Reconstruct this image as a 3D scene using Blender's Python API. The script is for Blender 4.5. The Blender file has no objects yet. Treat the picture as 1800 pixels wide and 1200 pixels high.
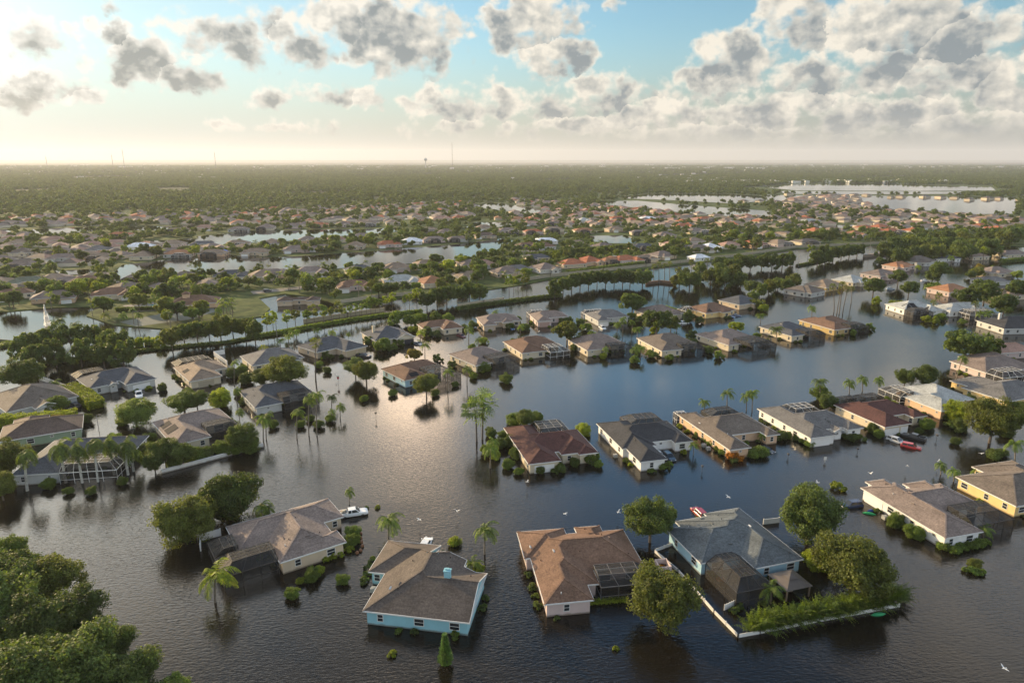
import bpy, bmesh, math, random
import numpy as np
from mathutils import Vector, Matrix
SC = bpy.context.scene
COL = SC.collection
rad = math.radians; HAZE = 0.00006
# ------------------------------------------------------------------ camera
PITCH = rad(14.9); CH = 70.0; FP = 1200.0
cam = bpy.data.objects.new('camera', bpy.data.cameras.new('camera')); COL.objects.link(cam)
cam.location = (0, 0, CH); cam.rotation_euler = (math.pi/2 - PITCH, 0, 0)
cam.data.sensor_width = 36; cam.data.lens = 24; cam.data.clip_start = 1; cam.data.clip_end = 200000
SC.camera = cam
SC.view_settings.view_transform = 'Standard'; SC.view_settings.look = 'None'
SC.view_settings.exposure = 0.62; SC.view_settings.gamma = 1
SC.view_settings.use_curve_mapping = False
SC.cycles.use_denoising = True
SC.cycles.max_bounces = 6; SC.cycles.diffuse_bounces = 2; SC.cycles.glossy_bounces = 3
SC.cycles.transparent_max_bounces = 12; SC.cycles.transmission_bounces = 2; SC.cycles.volume_bounces = 0
SC.cycles.caustics_reflective = False; SC.cycles.caustics_refractive = False
SC.cycles.sample_clamp_indirect = 4
SUN_AZ = rad(53)      # left of the view direction
SUN_EL = rad(15)
SUN = Vector((-math.sin(SUN_AZ)*math.cos(SUN_EL), math.cos(SUN_AZ)*math.cos(SUN_EL), math.sin(SUN_EL)))
sl = bpy.data.lights.new('sun', 'SUN'); sl.energy = 5.0; sl.angle = rad(0.6); sl.color = (1.0, 0.74, 0.42)
so = bpy.data.objects.new('sun', sl); COL.objects.link(so); so.rotation_euler = SUN.to_track_quat('Z', 'Y').to_euler()
sPI, cPI = math.sin(PITCH), math.cos(PITCH)
def W(px, py, z=0.0):
    v = (py-600)/FP; d = (CH-z)/(sPI + v*cPI)
    return Vector(((px-900)/FP*d, d*(cPI - v*sPI), z))
def proj(x, y, z=0.0):
    d = y*cPI + (CH-z)*sPI; up = y*sPI - (CH-z)*cPI
    return (900+FP*x/d, 600-FP*up/d)
def azel(px, py):
    u = (px-900)/FP; v = (600-py)/FP
    x, y, z = u, cPI+v*sPI, -sPI+v*cPI
    l = math.sqrt(x*x+y*y+z*z)
    return math.degrees(math.atan2(x, y)), math.degrees(math.asin(z/l))
# ------------------------------------------------------------------ world
def build_world():
    w = bpy.data.worlds.new('World'); SC.world = w; w.use_nodes = True
    nt = w.node_tree; N = nt.nodes; L = nt.links
    for n in list(N): N.remove(n)
    out = N.new('ShaderNodeOutputWorld'); bg = N.new('ShaderNodeBackground'); L.new(bg.outputs[0], out.inputs[0])
    bg.inputs[1].default_value = 0.066
    def M(op, a, b=None, c=None, clamp=False):
        n = N.new('ShaderNodeMath'); n.operation = op; n.use_clamp = clamp
        for i, s in enumerate((a, b, c)):
            if s is None: continue
            if isinstance(s, (int, float)): n.inputs[i].default_value = s
            else: L.new(s, n.inputs[i])
        return n.outputs[0]
    def V(op, a, b=None, out=0):
        n = N.new('ShaderNodeVectorMath'); n.operation = op
        for i, s in enumerate((a, b)):
            if s is None: continue
            if isinstance(s, (tuple, list, Vector)): n.inputs[i].default_value = tuple(s)
            else: L.new(s, n.inputs[i])
        return n.outputs[out]
    def SS(x, a, b, lo=0.0, hi=1.0):
        n = N.new('ShaderNodeMapRange'); n.interpolation_type = 'SMOOTHSTEP'
        L.new(x, n.inputs[0]) if not isinstance(x, float) else None
        n.inputs[1].default_value = a; n.inputs[2].default_value = b; n.inputs[3].default_value = lo; n.inputs[4].default_value = hi
        return n.outputs[0]
    def MIX(f, a, b, mode='MIX'):
        n = N.new('ShaderNodeMix'); n.data_type = 'RGBA'; n.blend_type = mode
        if isinstance(f, (int, float)): n.inputs[0].default_value = f
        else: L.new(f, n.inputs[0])
        for s, i in ((a, 6), (b, 7)):
            if isinstance(s, (tuple, list)): n.inputs[i].default_value = (*s, 1) if len(s) == 3 else s
            else: L.new(s, n.inputs[i])
        return n.outputs[2]
    def NOISE(vec, scale, detail, rough=0.55, dist=0.0):
        n = N.new('ShaderNodeTexNoise'); n.noise_dimensions = '2D'; L.new(vec, n.inputs['Vector'])
        n.inputs['Scale'].default_value = scale; n.inputs['Detail'].default_value = detail
        n.inputs['Roughness'].default_value = rough; n.inputs['Distortion'].default_value = dist
        return n.outputs[0]
    sky = N.new('ShaderNodeTexSky'); sky.sky_type = 'NISHITA'; sky.sun_disc = False
    sky.sun_elevation = SUN_EL; sky.sun_rotation = -SUN_AZ; sky.air_density = 1.0; sky.dust_density = 0.8; sky.ozone_density = 1.0
    tc = N.new('ShaderNodeTexCoord'); d = V('NORMALIZE', tc.outputs['Generated'])
    sx = N.new('ShaderNodeSeparateXYZ'); L.new(d, sx.inputs[0]); X, Y, Z = sx.outputs
    az = M('MULTIPLY', M('ARCTAN2', X, Y), 180/math.pi)
    el = M('MULTIPLY', M('ARCSINE', Z), 180/math.pi)
    cx = N.new('ShaderNodeCombineXYZ'); L.new(az, cx.inputs[0]); L.new(el, cx.inputs[1]); P = cx.outputs[0]
    # placed cumulus (direction of each cloud and its angular half-size)
    px = [ # x, y, rx, ry as read off the picture, weight
        (250,105,75,38,1), (320,130,60,28,1), (690,62,120,62,1.15), (610,45,70,55,1.0), (540,75,75,42,.9), (430,60,80,50,.7),(350,60,60,30,.7),
        (75,155,60,22,1.0), (12,175,42,18,1.05), (130,170,50,16,.8), (30,60,60,30,.7), (180,60,50,20,.7), (460,177,34,18,.9), (560,165,90,16,.75), (640,172,35,18,.8),
        (790,185,85,30,.85), (940,40,85,55,1), (970,100,70,42,1.05), (1290,110,75,48,.95), (1240,150,75,36,1), (1400,25,55,75,.9),
        (1580,40,110,60,1.15), (1690,70,110,45,1.0), (1430,130,75,34,.95), (1540,120,80,45,1), (1680,130,120,40,.95), (1760,150,80,60,.9),
        (900,185,130,32,.85), (1060,165,80,34,.95), (1180,200,110,30,.9), (1350,195,160,32,.95), (1560,200,170,36,.95), (1720,220,150,30,.9),
        (1000,225,180,18,.8), (1250,232,220,18,.8), (1550,245,250,16,.75), (200,10,28,16,.7), (1075,5,20,12,.6), (800,225,110,14,.6),(520,225,120,12,.5)]
    F = None; T = None
    warp = N.new('ShaderNodeTexNoise'); warp.noise_dimensions = '2D'; L.new(P, warp.inputs['Vector']); warp.inputs['Scale'].default_value = 0.5; warp.inputs['Detail'].default_value = 5; warp.inputs['Roughness'].default_value = 0.6
    wv = V('MULTIPLY', V('SUBTRACT', warp.outputs[1], (.5, .5, .5)), (2.4, 1.9, 0))
    PW = V('ADD', P, wv)
    for (x, y, rx, ry, wt) in px:
        a, e = azel(x, y); kx = 1/(rx/FP*57.3*1.18); ky = 1/(ry/FP*57.3*1.18)
        q = V('MULTIPLY', V('SUBTRACT', PW, (a, e, 0)), (kx, ky, 0))
        l = V('LENGTH', q, None, 1)
        f = M('MULTIPLY', M('SUBTRACT', 1.0, M('MULTIPLY', l, l)), wt)
        f = M('MAXIMUM', f, -1.2)
        s_ = N.new('ShaderNodeSeparateXYZ'); L.new(q, s_.inputs[0])
        t_ = M('SUBTRACT', M('MULTIPLY', s_.outputs[1], 0.75), M('MULTIPLY', s_.outputs[0], 0.4))   # towards the top and the sun side of the puff
        if F is None: F, T = f, t_
        else:
            gt = M('GREATER_THAN', f, F)
            T = M('ADD', M('MULTIPLY', t_, gt), M('MULTIPLY', T, M('SUBTRACT', 1.0, gt)))
            F = M('MAXIMUM', F, f)
    zz = M('MAXIMUM', M('ADD', Z, 0.12), 0.05)
    deck = N.new('ShaderNodeCombineXYZ'); L.new(M('DIVIDE', X, zz), deck.inputs[0]); L.new(M('DIVIDE', Y, zz), deck.inputs[1]); deck.inputs[2].default_value = 3.7
    dn = NOISE(deck.outputs[0], 0.9, 4, 0.5)
    fd = M('MULTIPLY', M('SUBTRACT', dn, M('ADD', 0.34, SS(el, 26.0, 42.0, 0.0, 0.2))), 4.2)
    front = M('MULTIPLY', SS(el, 15.5, 12.0), SS(M('ABSOLUTE', az), 46.0, 40.0))
    inv = M('SUBTRACT', 1.0, front)
    Fm = M('ADD', M('MULTIPLY', F, front), M('MULTIPLY', fd, inv))
    Tm = M('MULTIPLY', T, front)
    st = V('MULTIPLY', P, (1.0, 1.25, 1.0))
    n1 = NOISE(st, 0.42, 8, 0.52, 0.0)
    st2 = V('ADD', st, (0.35, -0.5, 0.0))
    n2 = NOISE(st2, 0.42, 4, 0.54, 0.0)
    vor = N.new('ShaderNodeTexVoronoi'); vor.voronoi_dimensions = '2D'; vor.feature = 'F1'; vor.inputs['Scale'].default_value = 0.75; vor.inputs['Detail'].default_value = 1.0
    L.new(V('ADD', st, V('MULTIPLY', wv, (.5, .5, 0))), vor.inputs['Vector'])
    puff = M('SUBTRACT', 0.42, vor.outputs['Distance'])
    D = M('ADD', M('ADD', Fm, M('MULTIPLY', M('SUBTRACT', n1, 0.5), 2.3)), M('ADD', M('MULTIPLY', puff, 0.5), -0.17))
    mask = SS(D, -0.2, 0.5)
    core = M('MULTIPLY', SS(D, 0.1, 0.8), SS(NOISE(P, 0.27, 3, 0.5), 0.36, 0.62, 0.3, 1.0))
    emb = M('MULTIPLY', M('SUBTRACT', n1, n2), 2.2)
    sd = V('DOT_PRODUCT', d, tuple(SUN), 1)
    ang = M('MULTIPLY', M('ARCCOSINE', M('MINIMUM', sd, 0.99999)), 180/math.pi)
    near = SS(ang, 60.0, 8.0)
    # 1 = dark underside / core, 0 = lit rim
    sh_ = M('ADD', M('MULTIPLY', core, 0.95), M('MULTIPLY', Tm, -0.6))
    sh_ = M('ADD', sh_, M('MULTIPLY', emb, -1.0))
    shade = M('ADD', M('ADD', sh_, M('MULTIPLY', puff, -0.25)), 0.05, clamp=True)
    glow = M('POWER', SS(ang, 30.0, 6.0), 1.6)
    skyc = MIX(1.0, sky.outputs[0], (0.95, 1.4, 1.55), 'MULTIPLY')
    skyc = MIX(SS(el, 11.0, 34.0, 0.0, 0.75), skyc, V('SCALE', skyc, None) if False else MIX(1.0, skyc, (UPB, UPB, UPB*1.12), 'MULTIPLY'))
    hz = SS(el, 11.5, 0.0)
    hz2 = M('POWER', hz, 1.4)
    hazec = MIX(SS(ang, 82.0, 16.0), (3.4, 3.6, 3.4), (6.4, 6.2, 5.5))
    base = MIX(hz2, skyc, hazec)
    base = MIX(M('MULTIPLY', near, 0.72), base, (5.4, 6.7, 7.3))
    hi = SS(el, 11.0, 30.0)
    lit = MIX(near, (9.4, 8.7, 7.4), (10.2, 9.9, 9.2))
    lit = MIX(hi, lit, MIX(near, (11.5, 10.3, 8.6), (22.0, 18.0, 12.5)))
    dark = MIX(near, (2.5, 2.95, 3.2), (3.2, 3.4, 3.2))
    dark = MIX(hi, dark, (6.8, 6.3, 5.8))
    cl = MIX(shade, lit, dark)
    lowf = SS(el, 4.0, -0.3)
    cl = MIX(M('MULTIPLY', lowf, 0.8), cl, hazec)
    mk = M('MULTIPLY', mask, SS(el, 0.5, 2.4, 0.0, 0.97))
    colr = MIX(mk, base, cl)
    g = N.new('ShaderNodeCombineXYZ')
    for i, c in enumerate((4.2, 4.0, 3.5)): L.new(M('MULTIPLY', glow, c), g.inputs[i])
    band = M('MULTIPLY', SS(el, 12.0, 19.0), SS(el, 44.0, 25.0))
    bandm = M('ADD', 1.0, M('MULTIPLY', band, 1.6))
    bv = N.new('ShaderNodeCombineXYZ'); [L.new(bandm, bv.inputs[i]) for i in range(3)]
    colr = V('MULTIPLY', colr, bv.outputs[0])
    def PATCH(a, e, ra, re_, c, colr):
        l = V('LENGTH', V('MULTIPLY', V('SUBTRACT', PW, (a, e, 0)), (1/ra, 1/re_, 0)), None, 1)
        k = SS(l, 1.1, 0.1); p_ = N.new('ShaderNodeCombineXYZ')
        for i in range(3): L.new(M('MULTIPLY', k, c[i]), p_.inputs[i])
        return V('ADD', colr, p_.outputs[0])
    colr = PATCH(-8.5, 19.5, 5.5, 5.0, (75, 52, 33), colr)
    colr = PATCH(-36, 24, 22, 13, (22, 18.5, 14), colr)
    colr = PATCH(-16, 17.5, 14, 5, (14, 11, 8), colr)
    tot = V('ADD', colr, g.outputs[0])
    L.new(tot, bg.inputs[0])
UPB = 1.35
build_world()
# ------------------------------------------------------------------ helpers
rnd = random.Random(7)
def tag(o, label=None, cat=None, group=None, kind=None):
    if label: o['label'] = label
    if cat: o['category'] = cat
    if group: o['group'] = group
    if kind: o['kind'] = kind
    return o
def empty(name, loc, rz=0.0):
    o = bpy.data.objects.new(name, None); COL.objects.link(o); o.location = loc; o.rotation_euler = (0, 0, rz)
    o.empty_display_size = 0.5
    return o
class MB:
    def __init__(s): s.v = []; s.f = []
    def face(s, pts):
        k = len(s.v); s.v += [tuple(p) for p in pts]; s.f.append(tuple(range(k, k+len(pts))))
    def box(s, x0, y0, z0, x1, y1, z1, m=None):
        P = [(x0,y0,z0),(x1,y0,z0),(x1,y1,z0),(x0,y1,z0),(x0,y0,z1),(x1,y0,z1),(x1,y1,z1),(x0,y1,z1)]
        if m is not None: P = [tuple(m @ Vector(p)) for p in P]
        k = len(s.v); s.v += P
        for q in ((0,3,2,1),(4,5,6,7),(0,1,5,4),(1,2,6,5),(2,3,7,6),(3,0,4,7)): s.f.append(tuple(k+i for i in q))
    def bar(s, a, b, w=0.08, h=None):
        a = Vector(a); b = Vector(b); h = h or w; d = (b-a)
        if d.length < 1e-6: return
        d.normalize(); u = d.cross(Vector((0,0,1)))
        if u.length < 1e-3: u = Vector((1,0,0))
        u.normalize(); v = u.cross(d); u *= w/2; v *= h/2
        k = len(s.v)
        for p in (a, b):
            for su, sv in ((-1,-1),(1,-1),(1,1),(-1,1)): s.v.append(tuple(p+u*su+v*sv))
        for q in ((0,1,2,3),(7,6,5,4),(0,4,5,1),(1,5,6,2),(2,6,7,3),(3,7,4,0)): s.f.append(tuple(k+i for i in q))
    def tube(s, pts, rs, n=7, cap=True):
        k = len(s.v); pts = [Vector(p) for p in pts]
        for i, p in enumerate(pts):
            d = (pts[min(i+1, len(pts)-1)] - pts[max(i-1, 0)]).normalized()
            u = d.cross(Vector((0, 1, 0.01))).normalized(); v = d.cross(u)
            for j in range(n):
                a = 2*math.pi*j/n; s.v.append(tuple(p+(u*math.cos(a)+v*math.sin(a))*rs[i]))
        for i in range(len(pts)-1):
            for j in range(n):
                s.f.append((k+i*n+j, k+i*n+(j+1) % n, k+(i+1)*n+(j+1) % n, k+(i+1)*n+j))
        if cap: s.f.append(tuple(k+(len(pts)-1)*n+j for j in range(n)))
    def mesh(s, name, mat, smooth=False):
        me = bpy.data.meshes.new(name); me.from_pydata(s.v, [], s.f); me.materials.append(mat)
        if smooth: me.polygons.foreach_set('use_smooth', [True]*len(me.polygons))
        me.update(); return me
    def build(s, name, mat, parent=None, loc=None, rz=0.0, smooth=False, color=None):
        return link(s.mesh(name, mat, smooth), name, parent, loc, rz, color)
def link(me, name, parent=None, loc=None, rz=0.0, color=None):
    o = bpy.data.objects.new(name, me); COL.objects.link(o); o.parent = parent
    if loc is not None: o.location = loc
    o.rotation_euler = (0, 0, rz)
    if color is not None: o.color = (*color[:3], 1)
    return o
def np_mesh(name, verts, quads, mat):
    me = bpy.data.meshes.new(name); nv = len(verts); nf = len(quads); k = quads.shape[1]
    me.vertices.add(nv); me.vertices.foreach_set('co', verts.astype(np.float32).ravel())
    me.loops.add(nf*k); me.loops.foreach_set('vertex_index', quads.astype(np.int32).ravel())
    me.polygons.add(nf); me.polygons.foreach_set('loop_start', np.arange(0, nf*k, k, dtype=np.int32))
    me.polygons.foreach_set('loop_total', np.full(nf, k, dtype=np.int32))
    me.materials.append(mat); me.update(calc_edges=True); return me
def copy_tree(o, parent=None):
    c = o.copy(); COL.objects.link(c); c.parent = parent
    for ch in o.children: copy_tree(ch, c)
    return c
def inpoly(x, y, poly):
    c = False; j = len(poly)-1
    for i in range(len(poly)):
        xi, yi = poly[i]; xj, yj = poly[j]
        if (yi > y) != (yj > y) and x < (xj-xi)*(y-yi)/(yj-yi)+xi: c = not c
        j = i
    return c
# ------------------------------------------------------------------ materials
def newmat(name):
    m = bpy.data.materials.new(name); m.use_nodes = True; nt = m.node_tree
    b = nt.nodes['Principled BSDF']; return m, nt, b
def setin(b, name, v):
    if name in b.inputs: b.inputs[name].default_value = v
def noise_node(nt, scale, detail=3, rough=0.5, coord='Object', stretch=None):
    tc = nt.nodes.new('ShaderNodeTexCoord'); n = nt.nodes.new('ShaderNodeTexNoise')
    src = tc.outputs[coord]
    if stretch:
        mp = nt.nodes.new('ShaderNodeMapping'); mp.inputs['Scale'].default_value = stretch; nt.links.new(src, mp.inputs[0]); src = mp.outputs[0]
    nt.links.new(src, n.inputs['Vector']); n.inputs['Scale'].default_value = scale; n.inputs['Detail'].default_value = detail; n.inputs['Roughness'].default_value = rough
    return n.outputs[0]
def maprange(nt, src, a, b, c, d):
    n = nt.nodes.new('ShaderNodeMapRange'); nt.links.new(src, n.inputs[0])
    for i, v in enumerate((a, b, c, d)): n.inputs[i+1].default_value = v
    return n.outputs[0]
def vmul(nt, colsock, valsock):
    n = nt.nodes.new('ShaderNodeVectorMath'); n.operation = 'SCALE'
    if isinstance(colsock, (tuple, list)): n.inputs[0].default_value = colsock[:3]
    else: nt.links.new(colsock, n.inputs[0])
    nt.links.new(valsock, n.inputs['Scale']); return n.outputs[0]
def mathn(nt, op, a, b):
    n = nt.nodes.new('ShaderNodeMath'); n.operation = op
    for i, s in enumerate((a, b)):
        if isinstance(s, (int, float)): n.inputs[i].default_value = s
        else: nt.links.new(s, n.inputs[i])
    return n.outputs[0]
def plain(name, color, rough=0.7, var=0.12, scale=1.5, metal=0.0, objcol=False, spec=0.3, coord='Object'):
    m, nt, b = newmat(name)
    n = noise_node(nt, scale, 4, coord=coord); f = maprange(nt, n, 0.3, 0.7, 1-var, 1+var)
    if objcol:
        oi = nt.nodes.new('ShaderNodeObjectInfo'); c = oi.outputs['Color']
    else: c = color
    nt.links.new(vmul(nt, c, f), b.inputs['Base Color'])
    b.inputs['Roughness'].default_value = rough; b.inputs['Metallic'].default_value = metal
    setin(b, 'Specular IOR Level', spec); return m
def shingle_mat():
    m, nt, b = newmat('roof_shingle'); oi = nt.nodes.new('ShaderNodeObjectInfo')
    n1 = noise_node(nt, 3.2, 2, 0.6); n2 = noise_node(nt, 0.35, 4, 0.6); n3 = noise_node(nt, 1.0, 1, 0.5, stretch=(0.9, 0.9, 9))
    f = mathn(nt, 'MULTIPLY', maprange(nt, n1, 0.3, 0.7, 0.72, 1.28), maprange(nt, n2, 0.3, 0.7, 0.76, 1.2))
    f = mathn(nt, 'MULTIPLY', f, maprange(nt, n3, 0.3, 0.7, 0.88, 1.12))
    nt.links.new(vmul(nt, oi.outputs['Color'], f), b.inputs['Base Color'])
    b.inputs['Roughness'].default_value = 0.85; setin(b, 'Specular IOR Level', 0.25)
    bu = nt.nodes.new('ShaderNodeBump'); bu.inputs['Strength'].default_value = 0.5; bu.inputs['Distance'].default_value = 0.03
    nt.links.new(n1, bu.inputs['Height']); nt.links.new(bu.outputs[0], b.inputs['Normal'])
    return m
def leaf_mat(name, base, trans=0.35):
    m, nt, b = newmat(name); oi = nt.nodes.new('ShaderNodeObjectInfo')
    n = noise_node(nt, 0.55, 3, 0.6); n2 = noise_node(nt, 3.0, 2)
    f = mathn(nt, 'MULTIPLY', maprange(nt, n, 0.3, 0.7, 0.62, 1.4), maprange(nt, n2, 0.35, 0.65, 0.62, 1.4))
    f = mathn(nt, 'MULTIPLY', f, maprange(nt, oi.outputs['Random'], 0, 1, 0.8, 1.2))
    mx = nt.nodes.new('ShaderNodeMix'); mx.data_type = 'RGBA'; mx.blend_type = 'MULTIPLY'; mx.inputs[0].default_value = 1
    mx.inputs[6].default_value = (*base, 1); nt.links.new(oi.outputs['Color'], mx.inputs[7])
    c = vmul(nt, mx.outputs[2], f)
    nt.links.new(c, b.inputs['Base Color']); b.inputs['Roughness'].default_value = 0.6; setin(b, 'Specular IOR Level', 0.25)
    t = nt.nodes.new('ShaderNodeBsdfTranslucent'); c2 = nt.nodes.new('ShaderNodeMix'); c2.data_type = 'RGBA'; c2.blend_type = 'MULTIPLY'; c2.inputs[0].default_value = 1
    nt.links.new(c, c2.inputs[6]); c2.inputs[7].default_value = (1.9, 1.8, 0.7, 1); nt.links.new(c2.outputs[2], t.inputs[0])
    ms = nt.nodes.new('ShaderNodeMixShader'); ms.inputs[0].default_value = trans
    nt.links.new(b.outputs[0], ms.inputs[1]); nt.links.new(t.outputs[0], ms.inputs[2])
    nt.links.new(ms.outputs[0], nt.nodes['Material Output'].inputs[0]); return m
def water_mat(name, amp=1.0):
    m, nt, b = newmat(name)
    b.inputs['Base Color'].default_value = (0.012, 0.010, 0.007, 1); b.inputs['Roughness'].default_value = 0.035; b.inputs['IOR'].default_value = 1.34
    tc = nt.nodes.new('ShaderNodeTexCoord')
    def lay(scale, det, rot, st, w):
        mp = nt.nodes.new('ShaderNodeMapping'); mp.inputs['Rotation'].default_value = (0, 0, rot); mp.inputs['Scale'].default_value = st
        nt.links.new(tc.outputs['Object'], mp.inputs[0]); n = nt.nodes.new('ShaderNodeTexNoise'); nt.links.new(mp.outputs[0], n.inputs[0])
        n.inputs['Scale'].default_value = scale; n.inputs['Detail'].default_value = det; n.inputs['Distortion'].default_value = 0.4
        return mathn(nt, 'MULTIPLY', n.outputs[0], w)
    h = mathn(nt, 'ADD', lay(1.0, 2, -0.5, (1, 2.6, 1), 1.0), lay(2.6, 2, 0.3, (1, 1.8, 1), 0.35))
    patch = maprange(nt, noise_node(nt, 0.018, 3, 0.55), 0.35, 0.65, 0.45, 1.5)
    h = mathn(nt, 'MULTIPLY', h, patch)
    sp = nt.nodes.new('ShaderNodeSeparateXYZ'); nt.links.new(tc.outputs['Object'], sp.inputs[0])
    h = mathn(nt, 'MULTIPLY', h, maprange(nt, sp.outputs[1], 115, 210, 1.0, 0.3))    # open water ruffled by wind, sheltered water calm
    bu = nt.nodes.new('ShaderNodeBump'); bu.inputs['Strength'].default_value = 1.0; bu.inputs['Distance'].default_value = 0.06*amp
    nt.links.new(h, bu.inputs['Height']); nt.links.new(bu.outputs[0], b.inputs['Normal']); return m
def ground_mat(name, cols, scale):
    m, nt, b = newmat(name); n = noise_node(nt, scale, 6, 0.65)
    r = nt.nodes.new('ShaderNodeValToRGB'); nt.links.new(n, r.inputs[0])
    e = r.color_ramp.elements; e[0].position = 0.32; e[0].color = (*cols[0], 1); e[1].position = 0.68; e[1].color = (*cols[-1], 1)
    for i, c in enumerate(cols[1:-1]):
        q = e.new(0.32+0.36*(i+1)/(len(cols)-1)); q.color = (*c, 1)
    nt.links.new(r.outputs[0], b.inputs['Base Color']); b.inputs['Roughness'].default_value = 0.95; setin(b, 'Specular IOR Level', 0.1)
    return m
M_ROOF = shingle_mat()
M_WALL = plain('stucco', None, 0.85, 0.06, 0.8, objcol=True)
def add_stain(m):
    nt = m.node_tree; b = nt.nodes['Principled BSDF']; src = b.inputs['Base Color'].links[0].from_socket
    tc = nt.nodes.new('ShaderNodeTexCoord'); sp = nt.nodes.new('ShaderNodeSeparateXYZ'); nt.links.new(tc.outputs['Object'], sp.inputs[0])
    n = noise_node(nt, 1.1, 4, 0.6); h = mathn(nt, 'ADD', sp.outputs[2], mathn(nt, 'MULTIPLY', n, -0.55))
    f = maprange(nt, h, -0.12, 0.12, 0.75, 0.0)
    mx = nt.nodes.new('ShaderNodeMix'); mx.data_type = 'RGBA'; nt.links.new(f, mx.inputs[0]); nt.links.new(src, mx.inputs[6]); mx.inputs[7].default_value = (.13, .10, .07, 1)
    nt.links.new(mx.outputs[2], b.inputs['Base Color'])
add_stain(M_WALL)
M_TRIM = plain('white_trim', (0.72, 0.71, 0.67), 0.6, 0.05)
M_GAR = plain('garage_panel', None, 0.6, 0.05, 0.9, objcol=True)
M_GLASS = plain('window_glass', (0.025, 0.03, 0.035), 0.12, 0.2, 0.5, spec=0.6)
M_METAL = plain('grey_metal', None, 0.5, 0.1, objcol=True)
M_LEAF = leaf_mat('oak_leaves', (0.10, 0.135, 0.036), 0.36)
M_FROND = leaf_mat('palm_fronds', (0.10, 0.14, 0.036), 0.4)
M_BARK = plain('bark', None, 0.9, 0.3, 3, objcol=True)
M_WATER = water_mat('flood_water'); M_LAKE = water_mat('lake_water', .25)
M_LAND = ground_mat('lawn', [(0.03, 0.035, 0.016), (0.05, 0.075, 0.02), (0.10, 0.12, 0.04), (0.12, 0.16, 0.035)], 0.09)
M_FAR = ground_mat('far_scrub', [(0.02, 0.032, 0.014), (0.04, 0.055, 0.022), (0.065, 0.08, 0.03)], 0.012)
M_BED = plain('lake_bed', (0.03, 0.025, 0.018), 0.9, 0.2)
M_PAVE = plain('pavement', (0.22, 0.2, 0.17), 0.85, 0.15, 0.5)
M_PAINT = plain('car_paint', None, 0.25, 0.02, objcol=True, spec=0.6)
M_RUBBER = plain('tyre_rubber', (0.02, 0.02, 0.02), 0.8)
M_WHITE = plain('white_feathers', (0.8, 0.79, 0.75), 0.7, 0.03)
M_SPRAY = plain('spray', (.9, .9, .9), .9, .02); _t = M_SPRAY.node_tree; _q = _t.nodes.new('ShaderNodeBsdfTranslucent'); _q.inputs[0].default_value = (.95, .95, .93, 1); _m = _t.nodes.new('ShaderNodeMixShader'); _m.inputs[0].default_value = .7; _t.links.new(_t.nodes['Principled BSDF'].outputs[0], _m.inputs[1]); _t.links.new(_q.outputs[0], _m.inputs[2]); _t.links.new(_m.outputs[0], _t.nodes['Material Output'].inputs[0])
M_SOLAR = plain('solar_collector', (0.022, 0.022, 0.026), 0.8, 0.2, spec=0.1)
M_TARP = plain('blue_tarp', (0.02, 0.16, 0.55), 0.5)
def screen_mat():
    m, nt, b = newmat('insect_screen'); b.inputs['Base Color'].default_value = (0.035, 0.033, 0.03, 1); b.inputs['Roughness'].default_value = 0.7
    t = nt.nodes.new('ShaderNodeBsdfTransparent'); ms = nt.nodes.new('ShaderNodeMixShader')
    n = noise_node(nt, 2.5, 2); f = maprange(nt, n, 0.3, 0.7, 0.5, 0.62); nt.links.new(f, ms.inputs[0])
    nt.links.new(t.outputs[0], ms.inputs[1]); nt.links.new(b.outputs[0], ms.inputs[2]); nt.links.new(ms.outputs[0], nt.nodes['Material Output'].inputs[0]); return m
M_SCREEN = screen_mat()
def text_mat(c): return plain('sign_paint', c, 0.5, 0.02)
# ------------------------------------------------------------------ ground and water
def sheet(name, pts, z, mat, kind='structure', skirt=None, lbl=None):
    mb = MB(); mb.face([(p[0], p[1], z) for p in pts])
    if skirt:
        for i in range(len(pts)):
            a, b = pts[i], pts[(i+1) % len(pts)]; mb.face([(a[0], a[1], z), (b[0], b[1], z), (b[0], b[1], z-skirt), (a[0], a[1], z-skirt)])
    return tag(mb.build(name, mat), lbl, None, None, kind)
def pxw(poly, z=0.0): return [tuple(W(x, y, z)[:2]) for x, y in poly]
BIG = 90000
sheet('ground', [(-BIG, -3000), (BIG, -3000), (BIG, BIG), (-BIG, BIG)], -1.6, M_BED)
mbw = MB()
for (x0, x1, y0, y1) in ((-1500, 1500, -100, 700), (-1500, 1500, 700, 1400)): mbw.face([(x0, y0, 0), (x1, y0, 0), (x1, y1, 0), (x0, y1, 0)])
tag(mbw.build('flood_water', M_WATER), kind='structure')
SHORE = [(-900, 556), (0, 549), (100, 541), (185, 540), (160, 548), (152, 556), (200, 572), (300, 580), (385, 567), (460, 557), (475, 543), (455, 525), (500, 517), (545, 522), (600, 537),
         (667, 528), (733, 523), (800, 515), (856, 510), (920, 501), (967, 491), (1060, 481), (1135, 473), (1215, 464), (1300, 454), (1400, 438), (1517, 433), (1590, 429), (1700, 432), (1900, 436), (2600, 440)]
sh = pxw(SHORE)
LANDP = sh + [(1800, 1200), (6000, 2600), (6000, 2600), (-6000, 2600), (-3500, 1200)]
sheet('lawn', LANDP, 0.35, M_LAND, skirt=1.5)
FARP = pxw([(-1500, 372), (0, 368), (300, 366), (600, 352), (830, 349), (960, 340), (1150, 335), (1345, 328)]) + pxw([(1400, 320), (1800, 320), (3300, 330)]) + [(BIG, BIG), (-BIG, BIG)]
sheet('far_ground', FARP, 0.6, M_FAR)
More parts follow.
